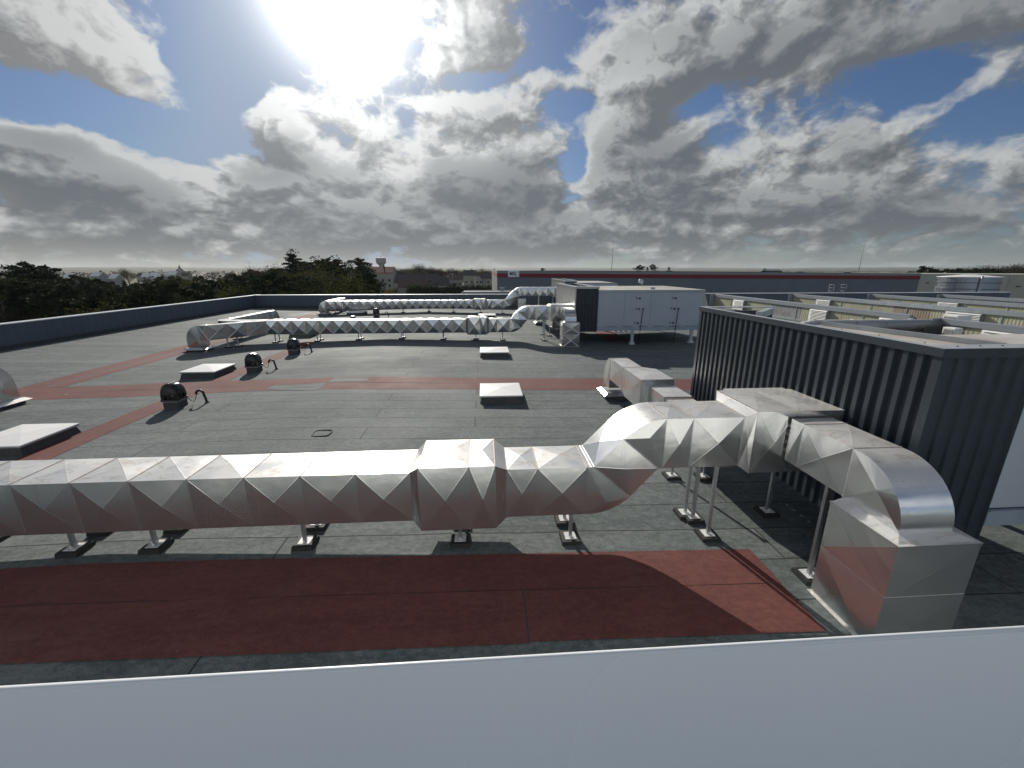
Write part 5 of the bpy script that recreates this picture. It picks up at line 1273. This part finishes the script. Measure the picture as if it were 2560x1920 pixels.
for row, (D0, D1, n, low) in enumerate(((92, 150, 46, 0), (70, 95, 42, 12), (52, 68, 34, 34), (44, 54, 20, 62))):
    for i in range(n):
        px = -60 + 990 * (i + rnd.uniform(.15, .85)) / n; D = rnd.uniform(D0, D1)
        if px > 620: D *= 1.25
        a = R(3.765) + math.atan((px - 1280) / 1079.0); rr_ = D / math.cos(a - R(3.765)); X, Y = rr_ * math.sin(a), rr_ * math.cos(a)
        if X > -30 and Y < 60: continue
        if X > -27 - 0: 
            if Y < 75: continue
        k = rnd.choice(kinds)
        if px > 640 and low == 0: k = rnd.choice(['pine', 'cedar', 'pine', 'bare'])
        top = ptop(px) + low * rnd.uniform(.3, 1.5) + rnd.uniform(-3, 14)
        if 4 + (673 - top) * D / 1079 < -4.5: continue
        lb = lab.get(k, 'dark cedar in the wood right of the left parapet')
        place(px, top, D, k, lb, {'pine': 'dark pines of the left wood', 'cone': 'narrow conifers of the left wood', 'bud': 'budding trees of the left wood', 'bare': 'bare trees of the left wood', 'cedar': 'dark cedars of the wood'}[k], wide=rnd.uniform(1.0, 1.35)); n_w += 1
# trees behind the village
for i in range(30):
    px = 905 + 11 * i + rnd.uniform(-5, 5)
    place(px, 667 + max(0, (px - 1080)) * .03 + rnd.uniform(-3, 5), rnd.uniform(330, 420), rnd.choice(['bare', 'bare', 'bud']), 'hazy tree in the belt behind the village', 'hazy trees behind the village', wide=1.3)
for (px, top, D, k) in ((915, 692, 215, 'pine'), (932, 704, 200, 'pine'), (985, 716, 205, 'bud')):
    place(px, top, D, k, 'tree standing among the village houses', 'trees among the village houses', wide=1.3)
# distant woodland: nobody could count it
m = MB(); rnd = random.Random(77)
for i in range(620):
    a = R(rnd.uniform(-56, 8)); d = rnd.uniform(320, 1500); hgt = rnd.uniform(5, 10); x, y = d * math.sin(a), d * math.cos(a)
    if -70 < x < 10 and y < 330: continue
    leaf_cards(m, Vector((x, y, GZ + hgt * .5)), 46, hgt * .62, hgt * .13, .85)
tag(m.build('distant_woodland', L_BARE, fix=False), 'far-off belt of woodland and gardens towards the left horizon', 'woodland', kind='stuff')

# hedge and bushes
def bush(name, x, y, w, d, h, mat, label, n, size, group=None, cat='bush'):
    t = thing(name, (x, y, GZ), label, cat, group)
    m = MB()
    for k in range(n):
        ang = rnd.uniform(0, 6.28); q = rnd.uniform(0, 1) ** .5
        zt = h * (1 - .35 * q * q) * (.85 + .3 * mnoise.noise((k * .01, x, 1)))
        leaf_cards(m, Vector((x + math.cos(ang) * q * w / 2, y + math.sin(ang) * q * d / 2, GZ + rnd.uniform(.1, 1) * zt * .85)), 14, .16 * h + .2, size, 1)
    m.build('foliage', mat, t, fix=False)
    m = MB()
    for k in range(5): m.tube([(x + (k - 2) * w * .1, y, GZ - .1), (x + (k - 2) * w * .16, y, GZ + h * .6)], .06, 5)
    m.build('stems', BARK, t, fix=False)
    return t
for k in range(14):
    x = -31.6 + 2.65 * k
    bush('hedge_tree', x, 190 + .4 * (k % 2), 4.2, 3.2, 8.0 + .6 * math.sin(k * 2.1), L_HEDGE, 'dense dark hedge conifer in the tall row before the village houses', 150, .34, 'hedge conifers in a row', 'hedge')
bush('forsythia_bush', -49, 225, 5.4, 3, 4.0, L_YELLOW, 'bright yellow flowering bush left of the hedge', 110, .22)
bush('blossom_tree', -53.6, 214, 4.6, 4, 6.6, L_PINK, 'pale pinkish blossoming tree left of the yellow bush', 110, .18, cat='tree')
bush('garden_bush', -43.5, 226, 4, 3, 4.2, L_HEDGE, 'dark round bush between the yellow bush and the hedge', 90, .3)
bush('lime_bush', 2.0, 207, 4, 3, 6.0, L_BUD, 'lime-green bush at the corner of the slate warehouse', 100, .25)
m = MB(); m.box(-75, -20, 214, 230, GZ, GZ + .06); o = m.build('road', CONC, fix=False); tag(o, kind='structure')

# ------------------------------------------------------------------ air
m = MB(); m.box(-6400, 6400, -300, 6400, GZ - 1, 62)
hz = m.build('haze', [bpy.data.materials.new('haze')]); tag(hz, 'thin pale air between the roof and the horizon', 'haze', kind='stuff')
hm_ = hz.data.materials[0]; hm_.use_nodes = True; hm_.node_tree.nodes.clear(); N = NT(hm_.node_tree)
pv = N.new('ShaderNodeVolumePrincipled'); pv.inputs['Color'].default_value = (.86, .90, .94, 1); pv.inputs['Density'].default_value = .00006; pv.inputs['Anisotropy'].default_value = .2
oo = N.new('ShaderNodeOutputMaterial'); N.l.new(pv.outputs[0], oo.inputs['Volume'])
hz.display_type = 'WIRE'
